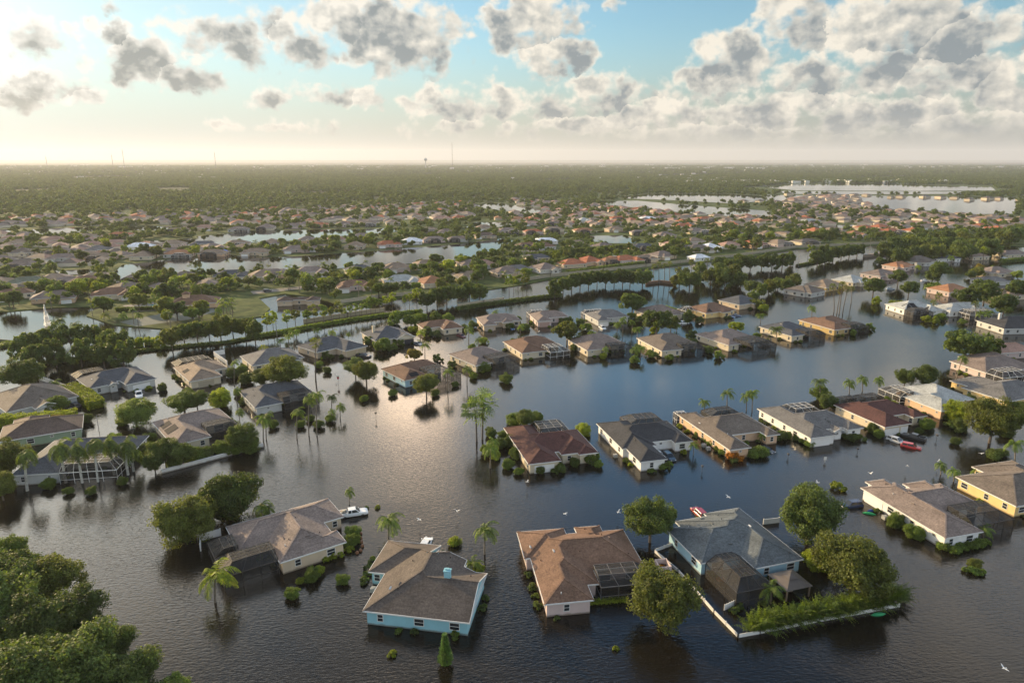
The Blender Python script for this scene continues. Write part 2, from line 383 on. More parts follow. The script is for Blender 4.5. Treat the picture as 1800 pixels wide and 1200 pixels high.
LAKES = {
 'long_lake': [(200, 481), (215, 466), (260, 461), (300, 456), (400, 449), (480, 453), (560, 449), (640, 443), (700, 438), (800, 430), (880, 420), (905, 424), (880, 433), (872, 446), (845, 452), (770, 461), (700, 465), (640, 470), (560, 474), (480, 478), (400, 482), (300, 482), (255, 490), (205, 492)],
 'upper_lake': [(255, 424), (350, 420), (345, 416), (440, 407), (560, 404), (655, 403), (700, 400), (720, 405), (650, 412), (560, 418), (480, 427), (440, 427), (350, 435), (262, 434)],
 'left_lake': [(40, 410), (60, 403), (130, 400), (175, 401), (175, 406), (130, 409), (60, 414)],
 'middle_lake': [(222, 399), (300, 398), (340, 396), (345, 402), (270, 405), (225, 405)],
 'pond': [(815, 402), (835, 391), (895, 391), (893, 396), (850, 405)],
 'east_pond': [(1035, 415), (1100, 414), (1125, 421), (1115, 428), (1070, 428), (1035, 424)],
 'far_lake': [(838, 360), (860, 356), (900, 360), (950, 368), (968, 374), (940, 376), (880, 370), (845, 365)],
 'right_lake': [(1045, 354), (1120, 353), (1200, 360), (1350, 371), (1360, 380), (1300, 382), (1200, 374), (1075, 361)],
 'right_upper_lake': [(1090, 346), (1150, 341), (1260, 341), (1340, 345), (1350, 353), (1290, 358), (1180, 352), (1100, 349)],
 'flooded_field': [(1340, 329), (1400, 323), (1560, 322.5), (1640, 326), (1745, 329), (1750, 335), (1600, 336), (1400, 335)],
 'flooded_street': [(1370, 336), (1560, 337), (1690, 337), (1690, 341), (1500, 342), (1380, 341)],
 'village_lake': [(1345, 343), (1480, 344), (1640, 345), (1790, 348), (1792, 360), (1780, 376), (1700, 377), (1640, 373), (1560, 368), (1450, 362), (1350, 352)],
 'side_canal': [(0, 452), (40, 447), (90, 452), (80, 456), (0, 460)], 'east_canal': [(1440, 384), (1560, 386), (1700, 392), (1700, 394), (1560, 389), (1440, 387)], 'back_canal': [(560, 392), (700, 384), (830, 378), (830, 380), (700, 387), (560, 395)], 'mid_canal': [(905, 412), (1020, 408), (1110, 404), (1110, 406), (1020, 411), (905, 415)],
 'red_roof_pond': [(1430, 398), (1500, 395), (1545, 395), (1545, 400), (1480, 403), (1430, 402)],
 'left_arm': [(50, 443), (120, 436), (150, 442), (60, 449)], 'left_channel': [(95, 476), (160, 474), (165, 482), (100, 484)],
 'strip_lake': [(-20, 405), (15, 403), (20, 409), (-20, 412)], }
for n, p in LAKES.items(): sheet(n, pxw(p, 0.35), 0.62, M_LAKE)
# roads and pavings on the land beyond the canal
sheet('club_terrace', pxw([(215, 537), (290, 528), (380, 530), (375, 540), (300, 545), (235, 548)], 0.35), 0.40, M_PAVE)
sheet('sport_court', pxw([(210, 566), (300, 548), (375, 541), (380, 548), (330, 562), (240, 574)], 0.35), 0.41, plain('court', (0.12, 0.14, 0.12), 0.8, 0.1, 0.2))
sheet('street', pxw([(440, 512), (560, 500), (700, 487), (860, 478), (990, 468), (1000, 471), (870, 481), (700, 491), (560, 505), (445, 517)], 0.35), 0.40, M_PAVE)
for i, q in enumerate([[(0, 505), (120, 498), (260, 492), (380, 488), (380, 490), (260, 495), (120, 501), (0, 509)], [(900, 440), (1050, 437), (1200, 428), (1400, 412), (1400, 414), (1200, 430), (1050, 440), (900, 443)], [(1100, 404), (1300, 402), (1300, 404), (1100, 406)]]):
    sheet('street', pxw(q, 0.35), 0.40, M_PAVE)
# ------------------------------------------------------------------ houses
EZ = 2.7; SLOPE = 0.42
_rc = {}
def plan(rects, gables):
    key = (tuple(rects), tuple(gables))
    if key in _rc: return _rc[key]
    x0 = min(r[0] for r in rects)-8; y0 = min(r[1] for r in rects)-8; x1 = max(r[2] for r in rects)+8; y1 = max(r[3] for r in rects)+8
    nx, ny = x1-x0, y1-y0
    m = np.zeros((nx, ny), bool)
    for r in rects: m[r[0]-x0:r[2]-x0, r[1]-y0:r[3]-y0] = True
    me = m.copy()
    for (i, side) in gables:
        r = list(rects[i]); e = 8
        if side == 'E': r[0], r[2] = r[2], r[2]+e
        if side == 'W': r[2], r[0] = r[0], r[0]-e
        if side == 'N': r[1], r[3] = r[3], r[3]+e
        if side == 'S': r[3], r[1] = r[1], r[1]-e
        me[r[0]-x0:r[2]-x0, r[1]-y0:r[3]-y0] = True
    q = np.kron(me, np.ones((4, 4), bool))        # 0.25 m cells
    V = np.zeros((q.shape[0]+1, q.shape[1]+1), int)
    ins = q[1:, 1:] & q[:-1, 1:] & q[1:, :-1] & q[:-1, :-1]
    cur = np.zeros_like(V, bool); cur[1:-1, 1:-1] = ins
    while cur.any():
        V += cur
        nxt = cur.copy()
        for dx in (-1, 0, 1):
            for dy in (-1, 0, 1):
                nxt &= np.roll(np.roll(cur, dx, 0), dy, 1)
        cur = nxt
    def H(lx, ly):       # height above the eave
        return V[int(round((lx-x0)*4)), int(round((ly-y0)*4))]*0.25*SLOPE
    # loops
    E = {}
    for i in range(nx):
        for j in range(ny):
            if not m[i, j]: continue
            X, Y = i+x0, j+y0
            if not m[i, j-1]: E[(X, Y)] = (X+1, Y)
            if not m[i+1, j]: E[(X+1, Y)] = (X+1, Y+1)
            if not m[i, j+1]: E[(X+1, Y+1)] = (X, Y+1)
            if not m[i-1, j]: E[(X, Y+1)] = (X, Y)
    loops = []
    while E:
        s = next(iter(E)); lp = [s]; c = E.pop(s)
        while c != s: lp.append(c); c = E.pop(c)
        k = len(lp); lp = [lp[i] for i in range(k) if (lp[i][0]-lp[i-1][0], lp[i][1]-lp[i-1][1]) != (lp[(i+1) % k][0]-lp[i][0], lp[(i+1) % k][1]-lp[i][1])]
        loops.append(lp)
    # roof mesh
    bm = bmesh.new(); vd = {}
    def vx(a, b):
        if (a, b) not in vd: vd[(a, b)] = bm.verts.new((a, b, EZ+H(a, b)))
        return vd[(a, b)]
    for i in range(nx):
        for j in range(ny):
            if not m[i, j]: continue
            for (ox, oy) in ((0, 0), (.5, 0), (0, .5), (.5, .5)):
                a = i+x0+ox; b = j+y0+oy; c = vx(a+.25, b+.25); p = [vx(a, b), vx(a+.5, b), vx(a+.5, b+.5), vx(a, b+.5)]
                for t in range(4): bm.faces.new((p[t], p[(t+1) % 4], c))
    bmesh.ops.dissolve_limit(bm, angle_limit=0.02, verts=bm.verts, edges=bm.edges)
    caps = []
    for e in bm.edges:
        if len(e.link_faces) == 2:
            f, g = e.link_faces
            if f.normal.angle(g.normal) > 0.15:
                mid = (e.verts[0].co+e.verts[1].co)/2
                cc = (f.calc_center_median()+g.calc_center_median())/2
                if (g.calc_center_median()-mid).dot(f.normal) < 0: caps.append((e.verts[0].co.copy(), e.verts[1].co.copy()))
    rm = bpy.data.meshes.new('roof'); bm.to_mesh(rm); bm.free(); rm.materials.append(M_ROOF)
    cm = MB()
    for a, b in caps: cm.bar(a+Vector((0, 0, .02)), b+Vector((0, 0, .02)), 0.3, 0.07)
    capm = cm.mesh('ridge_cap', M_ROOF) if caps else None
    fb = MB(); wb = MB()
    for lp in loops:
        k = len(lp)
        ins_ = []
        for i in range(k):
            p, c, n = lp[i-1], lp[i], lp[(i+1) % k]
            d1 = (np.sign(c[0]-p[0]), np.sign(c[1]-p[1])); d2 = (np.sign(n[0]-c[0]), np.sign(n[1]-c[1]))
            ins_.append((c[0]-(d1[1]+d2[1])*0.5, c[1]+(d1[0]+d2[0])*0.5))
        for i in range(k):
            a, b = ins_[i], ins_[(i+1) % k]
            wb.face([(a[0], a[1], -0.8), (b[0], b[1], -0.8), (b[0], b[1], EZ-.05), (a[0], a[1], EZ-.05)])
            A, B = lp[i], lp[(i+1) % k]; L = abs(B[0]-A[0])+abs(B[1]-A[1]); d = ((B[0]-A[0])/L, (B[1]-A[1])/L); o = (d[1]*.03, -d[0]*.03)
            run = 0; hs = [H(A[0]+d[0]*t*.5, A[1]+d[1]*t*.5) for t in range(int(L*2)+1)]
            t = 0
            while t < L*2:
                u = t+1; s0 = hs[u]-hs[t]
                while u < L*2 and abs(hs[u+1]-hs[u]-s0) < 1e-6: u += 1
                pa = (A[0]+d[0]*t*.5, A[1]+d[1]*t*.5); pb = (A[0]+d[0]*u*.5, A[1]+d[1]*u*.5)
                z0, z1 = EZ+hs[t], EZ+hs[u]
                fb.face([(pa[0]+o[0], pa[1]+o[1], z0-.2), (pb[0]+o[0], pb[1]+o[1], z1-.2), (pb[0]+o[0], pb[1]+o[1], z1+.015), (pa[0]+o[0], pa[1]+o[1], z0+.015)])
                fb.face([(pa[0]+o[0], pa[1]+o[1], z0+.015), (pb[0]+o[0], pb[1]+o[1], z1+.015), (pb[0]-o[0]*2, pb[1]-o[1]*2, z1+.015), (pa[0]-o[0]*2, pa[1]-o[1]*2, z0+.015)])
                if max(z0, z1) > EZ+.01:
                    q = (-d[1]*.5, d[0]*.5)
                    wb.face([(pa[0]+q[0], pa[1]+q[1], EZ-.06), (pb[0]+q[0], pb[1]+q[1], EZ-.06), (pb[0]+q[0], pb[1]+q[1], z1-.02), (pa[0]+q[0], pa[1]+q[1], z0-.02)])
                t = u
        fb.face([(p[0], p[1], EZ-.19) for p in lp])
    res = dict(H=H, loops=loops, roof=rm, cap=capm, fascia=fb.mesh('fascia', M_TRIM), wall=wb.mesh('wall', M_WALL))
    _rc[key] = res; return res
_wm = {}
def window_meshes(w, h):
    k = (round(w, 1), round(h, 1))
    if k not in _wm:
        f = MB(); t = .08
        for (a, b, c, d) in ((-w/2, 0, w/2, t), (-w/2, h-t, w/2, h), (-w/2, t, -w/2+t, h-t), (w/2-t, t, w/2, h-t), (-w/2+t, h/2-.03, w/2-t, h/2+.03)): f.box(a, -.05, b, c, .03, d)
        p = MB(); p.box(-w/2+t, -.015, t, w/2-t, .02, h-t)
        _wm[k] = (f.mesh('window', M_TRIM), p.mesh('pane', M_GLASS))
    return _wm[k]
_gm = {}
def garage_mesh(w):
    if w not in _gm:
        g = MB(); h = 2.15
        for i in range(4): g.box(-w/2, -.06, i*h/4-.3+.02, w/2, .02, (i+1)*h/4-.3-.01)
        g.box(-w/2, -.03, -.6, w/2, .02, h-.32)
        _gm[w] = g.mesh('garage_door', M_GAR)
    return _gm[w]
def cage(root, r, color, top=1.3, base=EZ-.05, inset=2.0, skip=()):
    x0, y0, x1, y1 = r; z0 = base; z1 = base+top; b = MB(); s = MB()
    ins = min(inset, (x1-x0)/2-.3, (y1-y0)/2-.3)
    X0, Y0, X1, Y1 = x0+ins, y0+ins, x1-ins, y1-ins
    if 'W' in skip: X0 = x0
    if 'E' in skip: X1 = x1
    if 'N' in skip: Y1 = y1
    if 'S' in skip: Y0 = y0
    nx = max(2, round((x1-x0)/2.7)); ny = max(2, round((y1-y0)/2.7)); t = .08
    lerp = lambda a, b_, f: a+(b_-a)*f
    for i in range(nx+1):
        f = i/nx; x = lerp(x0, x1, f); X = lerp(X0, X1, f)
        for (y, Y, sd) in ((y0, Y0, 'S'), (y1, Y1, 'N')):
            if sd not in skip: b.bar((x, y, -.6), (x, y, z0), t)
            b.bar((x, y, z0), (X, Y, z1), t)
        b.bar((X, Y0, z1), (X, Y1, z1), t)
    for j in range(ny+1):
        f = j/ny; y = lerp(y0, y1, f); Y = lerp(Y0, Y1, f)
        for (x, X, sd) in ((x0, X0, 'W'), (x1, X1, 'E')):
            if sd not in skip: b.bar((x, y, -.6), (x, y, z0), t)
            b.bar((x, y, z0), (X, Y, z1), t)
        b.bar((X0, Y, z1), (X1, Y, z1), t)
    for (a, c) in (((x0, y0), (x1, y0)), ((x1, y0), (x1, y1)), ((x1, y1), (x0, y1)), ((x0, y1), (x0, y0))):
        b.bar((*a, z0), (*c, z0), .12)
        b.bar((*a, .95), (*c, .95), .07)
    for sd, (a, c, A, C) in dict(S=((x0, y0), (x1, y0), (X0, Y0), (X1, Y0)), E=((x1, y0), (x1, y1), (X1, Y0), (X1, Y1)), N=((x1, y1), (x0, y1), (X1, Y1), (X0, Y1)), W=((x0, y1), (x0, y0), (X0, Y1), (X0, Y0))).items():
        if sd not in skip: s.face([(*a, -.5), (*c, -.5), (*c, z0-.02), (*a, z0-.02)])
        s.face([(*a, z0), (*c, z0), (*C, z1), (*A, z1)])
    s.face([(X0, Y0, z1), (X1, Y0, z1), (X1, Y1, z1), (X0, Y1, z1)])
    c = b.build('pool_cage', M_METAL, root, color=color)
    s.build('screen', M_SCREEN, c)
    return c
ROOFC = dict(taupe=(.215, .17, .145), charcoal=(.05, .05, .053), slate=(.085, .09, .10), brown=(.175, .105, .07), tan=(.26, .195, .14), maroon=(.095, .045, .038), bluegrey=(.12, .135, .14),
             greytan=(.155, .128, .105), pale=(.38, .39, .37), white=(.75, .76, .78), terracotta=(.36, .13, .065), pink=(.34, .21, .16), green=(.13, .15, .11), drab=(.118, .096, .08), orange=(.34, .17, .09), darkbrown=(.11, .08, .065), grey=(.15, .145, .14))
WALLC = dict(cream=(.60, .52, .38), teal=(.27, .52, .58), rose=(.58, .46, .42), white=(.76, .75, .72), peach=(.62, .42, .27), yellow=(.72, .53, .24), sky=(.36, .56, .66), beige=(.55, .44, .31), ochre=(.5, .36, .15), green=(.24, .32, .22), grey=(.5, .5, .47))
WHITE_F = (.78, .77, .74); BRONZE = (.05, .045, .04)
SHORT = []      # (x, y, short name)
def house(o, ang, rects, roof, wall, label, short=None, gables=(), cages=(), gar=(), vents=4, win=True, solar=(), chimney=None, ac=None, skipwin=(), kind='house', oz=EZ, zoff=0.0, group=None, garc=None, tarps=(), seed=0):
    p = W(o[0], o[1], oz) if len(o) == 2 else Vector(o)
    root = empty(kind, (p.x, p.y, zoff), rad(ang)); tag(root, label, 'house' if kind in ('house',) else kind.replace('_', ' '), group or ('flooded houses of the near streets' if kind == 'house' else None))
    R = random.Random(hash((round(o[0]), round(o[1]), seed)) & 0xffff)
    P = plan([tuple(r) for r in rects], gables); H = P['H']
    rc = ROOFC[roof]; wc = WALLC[wall]; k = R.uniform(.94, 1.06); rc = tuple(c*k for c in rc)
    rf = link(P['roof'], 'roof', root, color=rc)
    if P['cap']: link(P['cap'], 'ridge_cap', rf, color=tuple(c*1.12+.004 for c in rc))
    link(P['fascia'], 'fascia', root); wl = link(P['wall'], 'wall', root, color=wc)
    if short:
        c = root.matrix_basis @ Vector(((min(r[0] for r in rects)+max(r[2] for r in rects))/2, (min(r[1] for r in rects)+max(r[3] for r in rects))/2, 0)); SHORT.append((c.x, c.y, short))
    blocked = []
    for g in gar:       # (x, y, nx, ny, width): middle of the door on the eave line and its outward normal
        gx, gy, nx, ny, gw = g
        link(garage_mesh(gw), 'garage_door', root, (gx-nx*.5, gy-ny*.5, .02), math.atan2(nx, -ny), garc or WHITE_F)
        blocked.append((gx-nx*.5, gy-ny*.5, gw/2+.5))
    for c in cages: blocked += [] 
    if win:
        for lp in P['loops']:
            for i in range(len(lp)):
                A, B = lp[i], lp[(i+1) % len(lp)]; L = abs(B[0]-A[0])+abs(B[1]-A[1])
                if L < 3: continue
                d = ((B[0]-A[0])/L, (B[1]-A[1])/L); out = (d[1], -d[0])
                n = max(1, int(L/4.3))
                for j in range(n):
                    t = (j+.5)/n*L+R.uniform(-.4, .4); x = A[0]+d[0]*t-out[0]*.5; y = A[1]+d[1]*t-out[1]*.5
                    if any(math.hypot(x-b[0], y-b[1]) < b[2] for b in blocked): continue
                    ic = any(c[0][0]-.6 <= x+out[0]*.7 <= c[0][2]+.6 and c[0][1]-.6 <= y+out[1]*.7 <= c[0][3]+.6 for c in cages)
                    w, h, z = (2.4, 2.1, .05) if ic else R.choice([(1.0, 1.3, .75), (1.1, 1.3, .75), (1.6, 1.3, .75), (.8, .6, 1.5)])
                    fm, pm = window_meshes(w, h)
                    f = link(fm, 'window', root, (x, y, z), math.atan2(out[0], -out[1])); link(pm, 'pane', f)
    for c in cages:
        cage(root, c[0], c[1], **(c[2] if len(c) > 2 else {}))
    if vents:
        allx = [(r[0], r[2]) for r in rects]; q = 0; tries = 0
        while q < vents and tries < 60:
            tries += 1; r = R.choice(rects); x = round(R.uniform(r[0]+1.5, r[2]-1.5)*2)/2; y = round(R.uniform(r[1]+1.5, r[3]-1.5)*2)/2
            gx = (H(x+.25, y)-H(x-.25, y))/.5; gy = (H(x, y+.25)-H(x, y-.25))/.5
            if abs(gx)+abs(gy) > SLOPE+.02 or abs(gx)+abs(gy) < SLOPE-.02: continue
            q += 1; z = EZ+H(x, y); b = MB()
            if q % 2: b.tube([(x, y, z-.1), (x, y, z+.3)], [.09, .09], 8)
            else:
                b.box(-.38, -.2, -.03, .38, .2, .1, Matrix.Translation((x, y, z)) @ Matrix.Rotation(math.atan2(gy, gx)+math.pi/2, 4, 'Z') @ Matrix.Rotation(math.atan(SLOPE), 4, 'X'))
            b.build('roof_vent', M_METAL, root, color=tuple(c*.7 for c in rc) if R.random() < .8 else (.55,.55,.53))
    def patch(name, mat, s, th=.06):
        x0, y0, x1, y1 = s[:4]; b = MB(); pts = [(x0, y0), (x1, y0), (x1, y1), (x0, y1)]
        T = [(x, y, EZ+H(x, y)+th) for x, y in pts]; Bq = [(x, y, EZ+H(x, y)+.01) for x, y in pts]
        b.face(T)
        for i in range(4): b.face([Bq[i], Bq[(i+1) % 4], T[(i+1) % 4], T[i]])
        return b.build(name, mat, root)
    for s in solar: patch('solar_panel', M_SOLAR, s)
    for s in tarps: patch('tarp', M_TARP, s, .04)
    if chimney:
        b = MB(); x, y, ztop = chimney; b.box(x-.5, y-.4, EZ, x+.5, y+.4, ztop); b.box(x-.6, y-.5, ztop, x+.6, y+.5, ztop+.15); b.box(x-.3, y-.2, ztop+.15, x+.3, y+.2, ztop+.4)
        b.build('chimney', M_WALL, root, color=wc)
    for a in (ac or []):
        b = MB(); b.box(a[0]-.45, a[1]-.45, -.3, a[0]+.45, a[1]+.45, .75)
        for zz in (.1, .3, .5): b.box(a[0]-.48, a[1]-.48, zz, a[0]+.48, a[1]+.48, zz+.05)
        b.tube([(a[0], a[1], .75), (a[0], a[1], .8)], [.35, .35], 12)
        b.build('air_conditioner', M_METAL, root, color=(.35, .35, .33))
    return root
# ------------------------------------------------------------------ flooded houses near the camera
HS = {}
HS['taupe'] = house((492, 989), 34.3, [(0,0,11,11),(0,0,12,5),(-5,8,11,18),(4,9,15,18)], 'taupe', 'beige', 'taupe hipped house with dark screened pool cage, white pickup parked behind', 'the taupe hipped house', cages=[((-9,1,0,8), BRONZE, dict(skip=('E',))), ((-9,8,-5,14), BRONZE, dict(skip=('E','S')))], vents=9)
HS['teal'] = house((637, 1073), -9.8, [(0,0,17,13),(-3,10,7,20),(8,10,13,15)], 'drab', 'teal', 'turquoise walled house with gabled grey shingle roof and turquoise chimney', 'the turquoise house', gables=[(0,'E'),(1,'E'),(2,'N')], vents=7, chimney=(11.8,6.9,6.6), ac=[(-1.6,8.6)])
HS['brown'] = house((968, 1061), 8.4, [(-1,0,7,20),(-1,4,9,20),(0,8,18,20),(-2,13,7,22),(9,14,14,22)], 'brown', 'rose', 'pink walled house with broad copper brown shingle roof', 'the pink-walled house', cages=[((9,3,18,8), (.17,.16,.15), dict(skip=('N','W'), top=1.0))], vents=11)
HS['blue'] = house((1327, 999), 16.9, [(-8,4,10,16),(0,0,10,18),(2,10,10,19),(-5,14,1,18)], 'bluegrey', 'sky', 'blue-grey roofed house with dark pool cage inside a low white fence', 'the blue-grey roofed house', cages=[((-7,-5,0,4), BRONZE, dict(skip=('N',)))], vents=10)
HS['tanr'] = house((1662, 946), 15.7, [(0,0,9,21),(0,8,18,18),(10,14,16,20),(3,17,8,23)], 'taupe', 'white', 'white walled house with long tan roof, dark blue car by its garage', 'the long tan-roofed house', cages=[((9,2,19,8), BRONZE, dict(skip=('N','W')))], gar=[(0,17.6,-1,0,4.8)], ac=[(-1.2,12.6)], vents=10)
HS['yellow'] = house((1787, 890), 16, [(0,0,18,14),(8,6,20,17)], 'greytan', 'yellow', 'yellow walled house with brown roof at the edge beyond the pool cage', 'the yellow house', vents=5)
HS['white'] = house((1125, 812), 14.5, [(0,0,7,14),(-1,8,8,25),(0,10,18,22),(13,8,18,22)], 'charcoal', 'white', 'white house with near-black roof, two cars at its side garage', 'the black-roofed white house', cages=[((7,22,17,28), (.12,.1,.08), dict(skip=('S',)))], gar=[(7,4,1,0,4.8)], vents=6, ac=[(-2,9.5)])
HS['maroon'] = house((929, 816), 15.1, [(0,0,8,23),(0,5,18,17),(9,3,14,12),(13,2,18,17)], 'maroon', 'cream', 'cream house with dark maroon roof and pale pool cage behind', 'the maroon-roofed house', cages=[((8,17,16,24), (.4,.38,.34), dict(skip=('S','W')))], gar=[(4,0,0,-1,4.8)], vents=6)
HS['beige'] = house((1283, 791), 16.4, [(0,0,6,25),(0,8,18,21),(14,5,18,21)], 'greytan', 'peach', 'peach walled house with brown-grey roof, orange shrub at its front corner', 'the peach-walled house', cages=[((8,21,17,26), BRONZE, dict(skip=('S',))), ((0,25,3,27), WHITE_F, dict(top=.3, inset=.5))], gar=[(6,4,1,0,4.8)], vents=6, ac=[(-1.3,9),(-1.3,7)])
HS['white2'] = house((1425, 770), 16, [(0,0,8,22),(0,4,18,16),(13,2,18,16),(9,2,12,8)], 'grey', 'white', 'white house with slate roof, white garage door and white open pool cage', 'the white-garage house', gables=[(3,'S')], cages=[((8,16,16,22), WHITE_F, dict(skip=('S','W')))], gar=[(4,0,0,-1,4.8)], vents=6)
HS['redbrown'] = house((1556, 751), 18.4, [(0,0,9,18),(0,6,17,17),(13,3,18,17)], 'maroon', 'cream', 'cream house with red-brown roof and three flooded cars out front', 'the red-brown roofed house', cages=[((8,17,18,22), BRONZE, dict(skip=('S',))), ((1,18,8,22), BRONZE, dict(skip=('S','E')))], gar=[(3,0,0,-1,4.8),(7.2,0,0,-1,2.4)], vents=5)
HS['palegrey'] = house((1655, 723), 17, [(0,0,9,13),(4,5,18,20)], 'pale', 'peach', 'peach house with pale grey-green roof and white frame pool cage', 'the pale-roofed house', cages=[((-1,13,4,21), WHITE_F, dict(skip=('E','S')))], vents=5)
HS['slate'] = house((1772, 706), 22, [(0,0,21,14),(3,8,14,20),(12,-3,18,6)], 'grey', 'yellow', 'pale yellow house with slate roof and gabled entry behind a round tree', 'the slate-roofed house', gables=[(2,'S')], vents=5)
house((1733, 655), 15, [(0,0,22,14),(8,10,24,18)], 'taupe', 'rose', 'rose walled house with pale brown roof and white frame pool cage', 'the rose-walled house', cages=[((0,-6,12,0), WHITE_F, dict(skip=('N',)))], vents=4)
house((1745, 622), 12, [(0,0,20,10)], 'pink', 'rose', 'pink-walled house behind the rose-walled house, mostly hidden by its roof', None, vents=2)
house((11, 725), 50, [(0,0,18,20),(6,-3,12,10)], 'greytan', 'grey', 'dark brown-grey roofed house behind the long clipped hedge', 'the house behind the long hedge', gables=[(1,'S')], vents=4)
house((157, 683), 46, [(0,0,5,14),(0,2,18,14),(9,-4,18,12),(5,-1,8,8)], 'slate', 'grey', 'grey house with blue-black roof, white pickup before its garage', 'the white-pickup house', gables=[(3,'S')], cages=[((0,14,10,21), BRONZE, dict(skip=('S',)))], gar=[(13.5,-4,0,-1,5)], vents=4)
house((333, 671), 39, [(0,0,10,18),(0,8,14,20)], 'tan', 'cream', 'small tan house with golden pool cage roof and beige garage doors', 'the small tan house', cages=[((1,20,13,27), (.5,.42,.3), dict(skip=('S',)))], gar=[(5,0,0,-1,4.8)], vents=5, solar=[(.8,9,2.6,12)], garc=(.42,.36,.26))
house((443, 643), 36, [(0,0,18,15),(10,-2,16,10)], 'grey', 'cream', 'grey hipped house behind the wide spreading tree and a tall fan palm', None, vents=4)
house((607, 617), 48, [(-8,6,10,20),(0,0,10,20)], 'slate', 'beige', 'blue-grey roofed house with beige double garage and dark pickups', 'the beige-garage house', gar=[(3,0,0,-1,4),(7.4,0,0,-1,3)], vents=4, garc=(.5,.4,.25))
house((659, 599), 32, [(0,0,16,16),(8,-2,16,10)], 'slate', 'cream', 'cream house with slate roof, cream chimney and dark open garage', 'the cream-chimney house', gables=[(1,'S')], chimney=(3,9,6.2), vents=3, gar=[(13.5,-2,0,-1,4)], garc=(.03,.03,.04))  # shade inside the open garage painted as a near-black door panel
house((17, 836), 8, [(0,0,10,20),(0,7,22,20)], 'slate', 'grey', 'slate roofed house with white frame pool cage behind white-trunked palms', 'the house behind white-trunked palms', cages=[((10,0,22,7), WHITE_F, dict(skip=('N','W')))], vents=4)
house((304, 783), 40, [(0,0,9,20),(0,8,17,20)], 'taupe', 'cream', 'taupe roofed house with two black solar panels behind the white garden wall', 'the house by the garden wall', cages=[((9,2,17,8), BRONZE, dict(skip=('N','W')))], solar=[(.7,7.5,3.4,11),(.7,12,3,15)], vents=3)
house((448, 717), 35, [(0,0,8,16),(0,6,18,18)], 'slate', 'grey', 'blue-slate roofed house with a row of thin palms in front', 'the blue-slate roofed house', cages=[((8,-1,18,6), BRONZE, dict(skip=('N','W')))], vents=5)
house((711, 669), 38, [(0,0,9,16),(0,6,18,16)], 'brown', 'sky', 'pale blue house with brown roof, black solar panel and screened yard', 'the pale blue house', cages=[((9,-5,18,6), BRONZE, dict(skip=('N','W')))], solar=[(3.0,.9,6.0,2.8)], vents=5)
house((836, 643), 36, [(0,0,7,18),(0,5,17,18)], 'taupe', 'cream', 'taupe roofed house with open dark frame cage beside the calm water', 'the open-cage house', cages=[((7,-2,17,6), BRONZE, dict(skip=('N','W')))], vents=5)
house((917, 621), 23, [(0,0,10,18),(0,5,18,18)], 'brown', 'cream', 'cream house with orange-brown roof and white gazebo-like pool cage', 'the white-cage house', cages=[((10,-3,18,4), WHITE_F, dict(skip=('N','W')))], vents=5)
house((1032, 616), 20, [(0,0,9,18),(0,3,18,18)], 'taupe', 'cream', 'cream house with taupe roof and dark lanai between two palm clumps', 'the house between palm clumps', cages=[((9,-2,18,3), BRONZE, dict(skip=('N','W')))], vents=5)
house((1163, 617), 17, [(0,0,9,20),(0,5,18,20)], 'greytan', 'cream', 'cream house with brown-grey roof and black screened lanai, hedge on its side', 'the house with the black lanai', cages=[((9,0,18,5), BRONZE, dict(skip=('N','W')))], vents=5)
house((1281, 607), 26, [(0,0,6,19),(0,4,18,18)], 'taupe', 'cream', 'long taupe roofed house with wide black pool cage facing the open water', 'the wide-cage house', cages=[((6,-6,18,4), BRONZE, dict(skip=('N','W')))], vents=4)
house((1392, 591), 24, [(0,0,7,18),(0,5,16,18)], 'slate', 'cream', 'cream house with slate roof partly hidden by a leaning palm', 'the leaning-palm house', cages=[((7,-2,16,5), BRONZE, dict(skip=('N','W')))], vents=4)
house((1467, 580), 22, [(0,0,9,20),(0,5,17,18)], 'brown', 'ochre', 'ochre walled house with copper roof at the end of the row', 'the ochre house', cages=[((9,-1,18,5), BRONZE, dict(skip=('N','W')))], vents=4)
house((849, 572), 14, [(0,0,6,16),(0,5,18,16),(9,3,14,10)], 'taupe', 'beige', 'taupe house with arched porch and blue car, behind the open-cage house', 'the arched porch house', gar=[(3,0,0,-1,3.6)], vents=3, garc=(.5,.42,.34))
house((944, 565), 12, [(0,0,7,16),(0,6,16,16)], 'taupe', 'rose', 'pinkish house with taupe roof and rose garage door, second row', 'the rose garage house', gar=[(3.5,0,0,-1,4.4)], vents=3, garc=(.45,.3,.25), cages=[((0,16,8,20), WHITE_F, dict(skip=('S',)))])
house((1051, 564), 17, [(0,0,6,16),(0,4,17,16)], 'grey', 'grey', 'grey house with white car on its drive and bushes along its side', 'the white-car house', gar=[(3,0,0,-1,4)], vents=3, cages=[((0,16,10,19), WHITE_F, dict(skip=('S',)))])
house((1141, 555), 20, [(0,0,18,14),(10,-2,16,8)], 'taupe', 'cream', 'cream house with taupe roof behind the big dark round tree', 'the house behind the round tree', vents=3)
house((1241, 551), 26, [(0,0,18,14),(8,-2,14,8)], 'brown', 'yellow', 'yellow house with terracotta-brown roof and two blue cars', 'the yellow house with blue cars', vents=3, solar=[(2,.9,4.5,3)], cages=[((-5,8,0,14), WHITE_F, dict(skip=('E',)))])
house((1300, 536), 30, [(0,0,16,14),(8,-2,14,8)], 'slate', 'beige', 'grey-green hipped house at the far end of the second row', None, vents=3)
house((779, 579), 25, [(-7,5,9,14),(0,0,9,12)], 'brown', 'cream', 'small brown roofed house among dense shrubs with a maroon car', 'the house among dense shrubs', vents=3)
house((1427, 516), 36, [(0,0,14,14),(-1,3,10,16)], 'greytan', 'grey', 'dark-walled house standing deep in water beside the mangrove-like trees', None, vents=2)
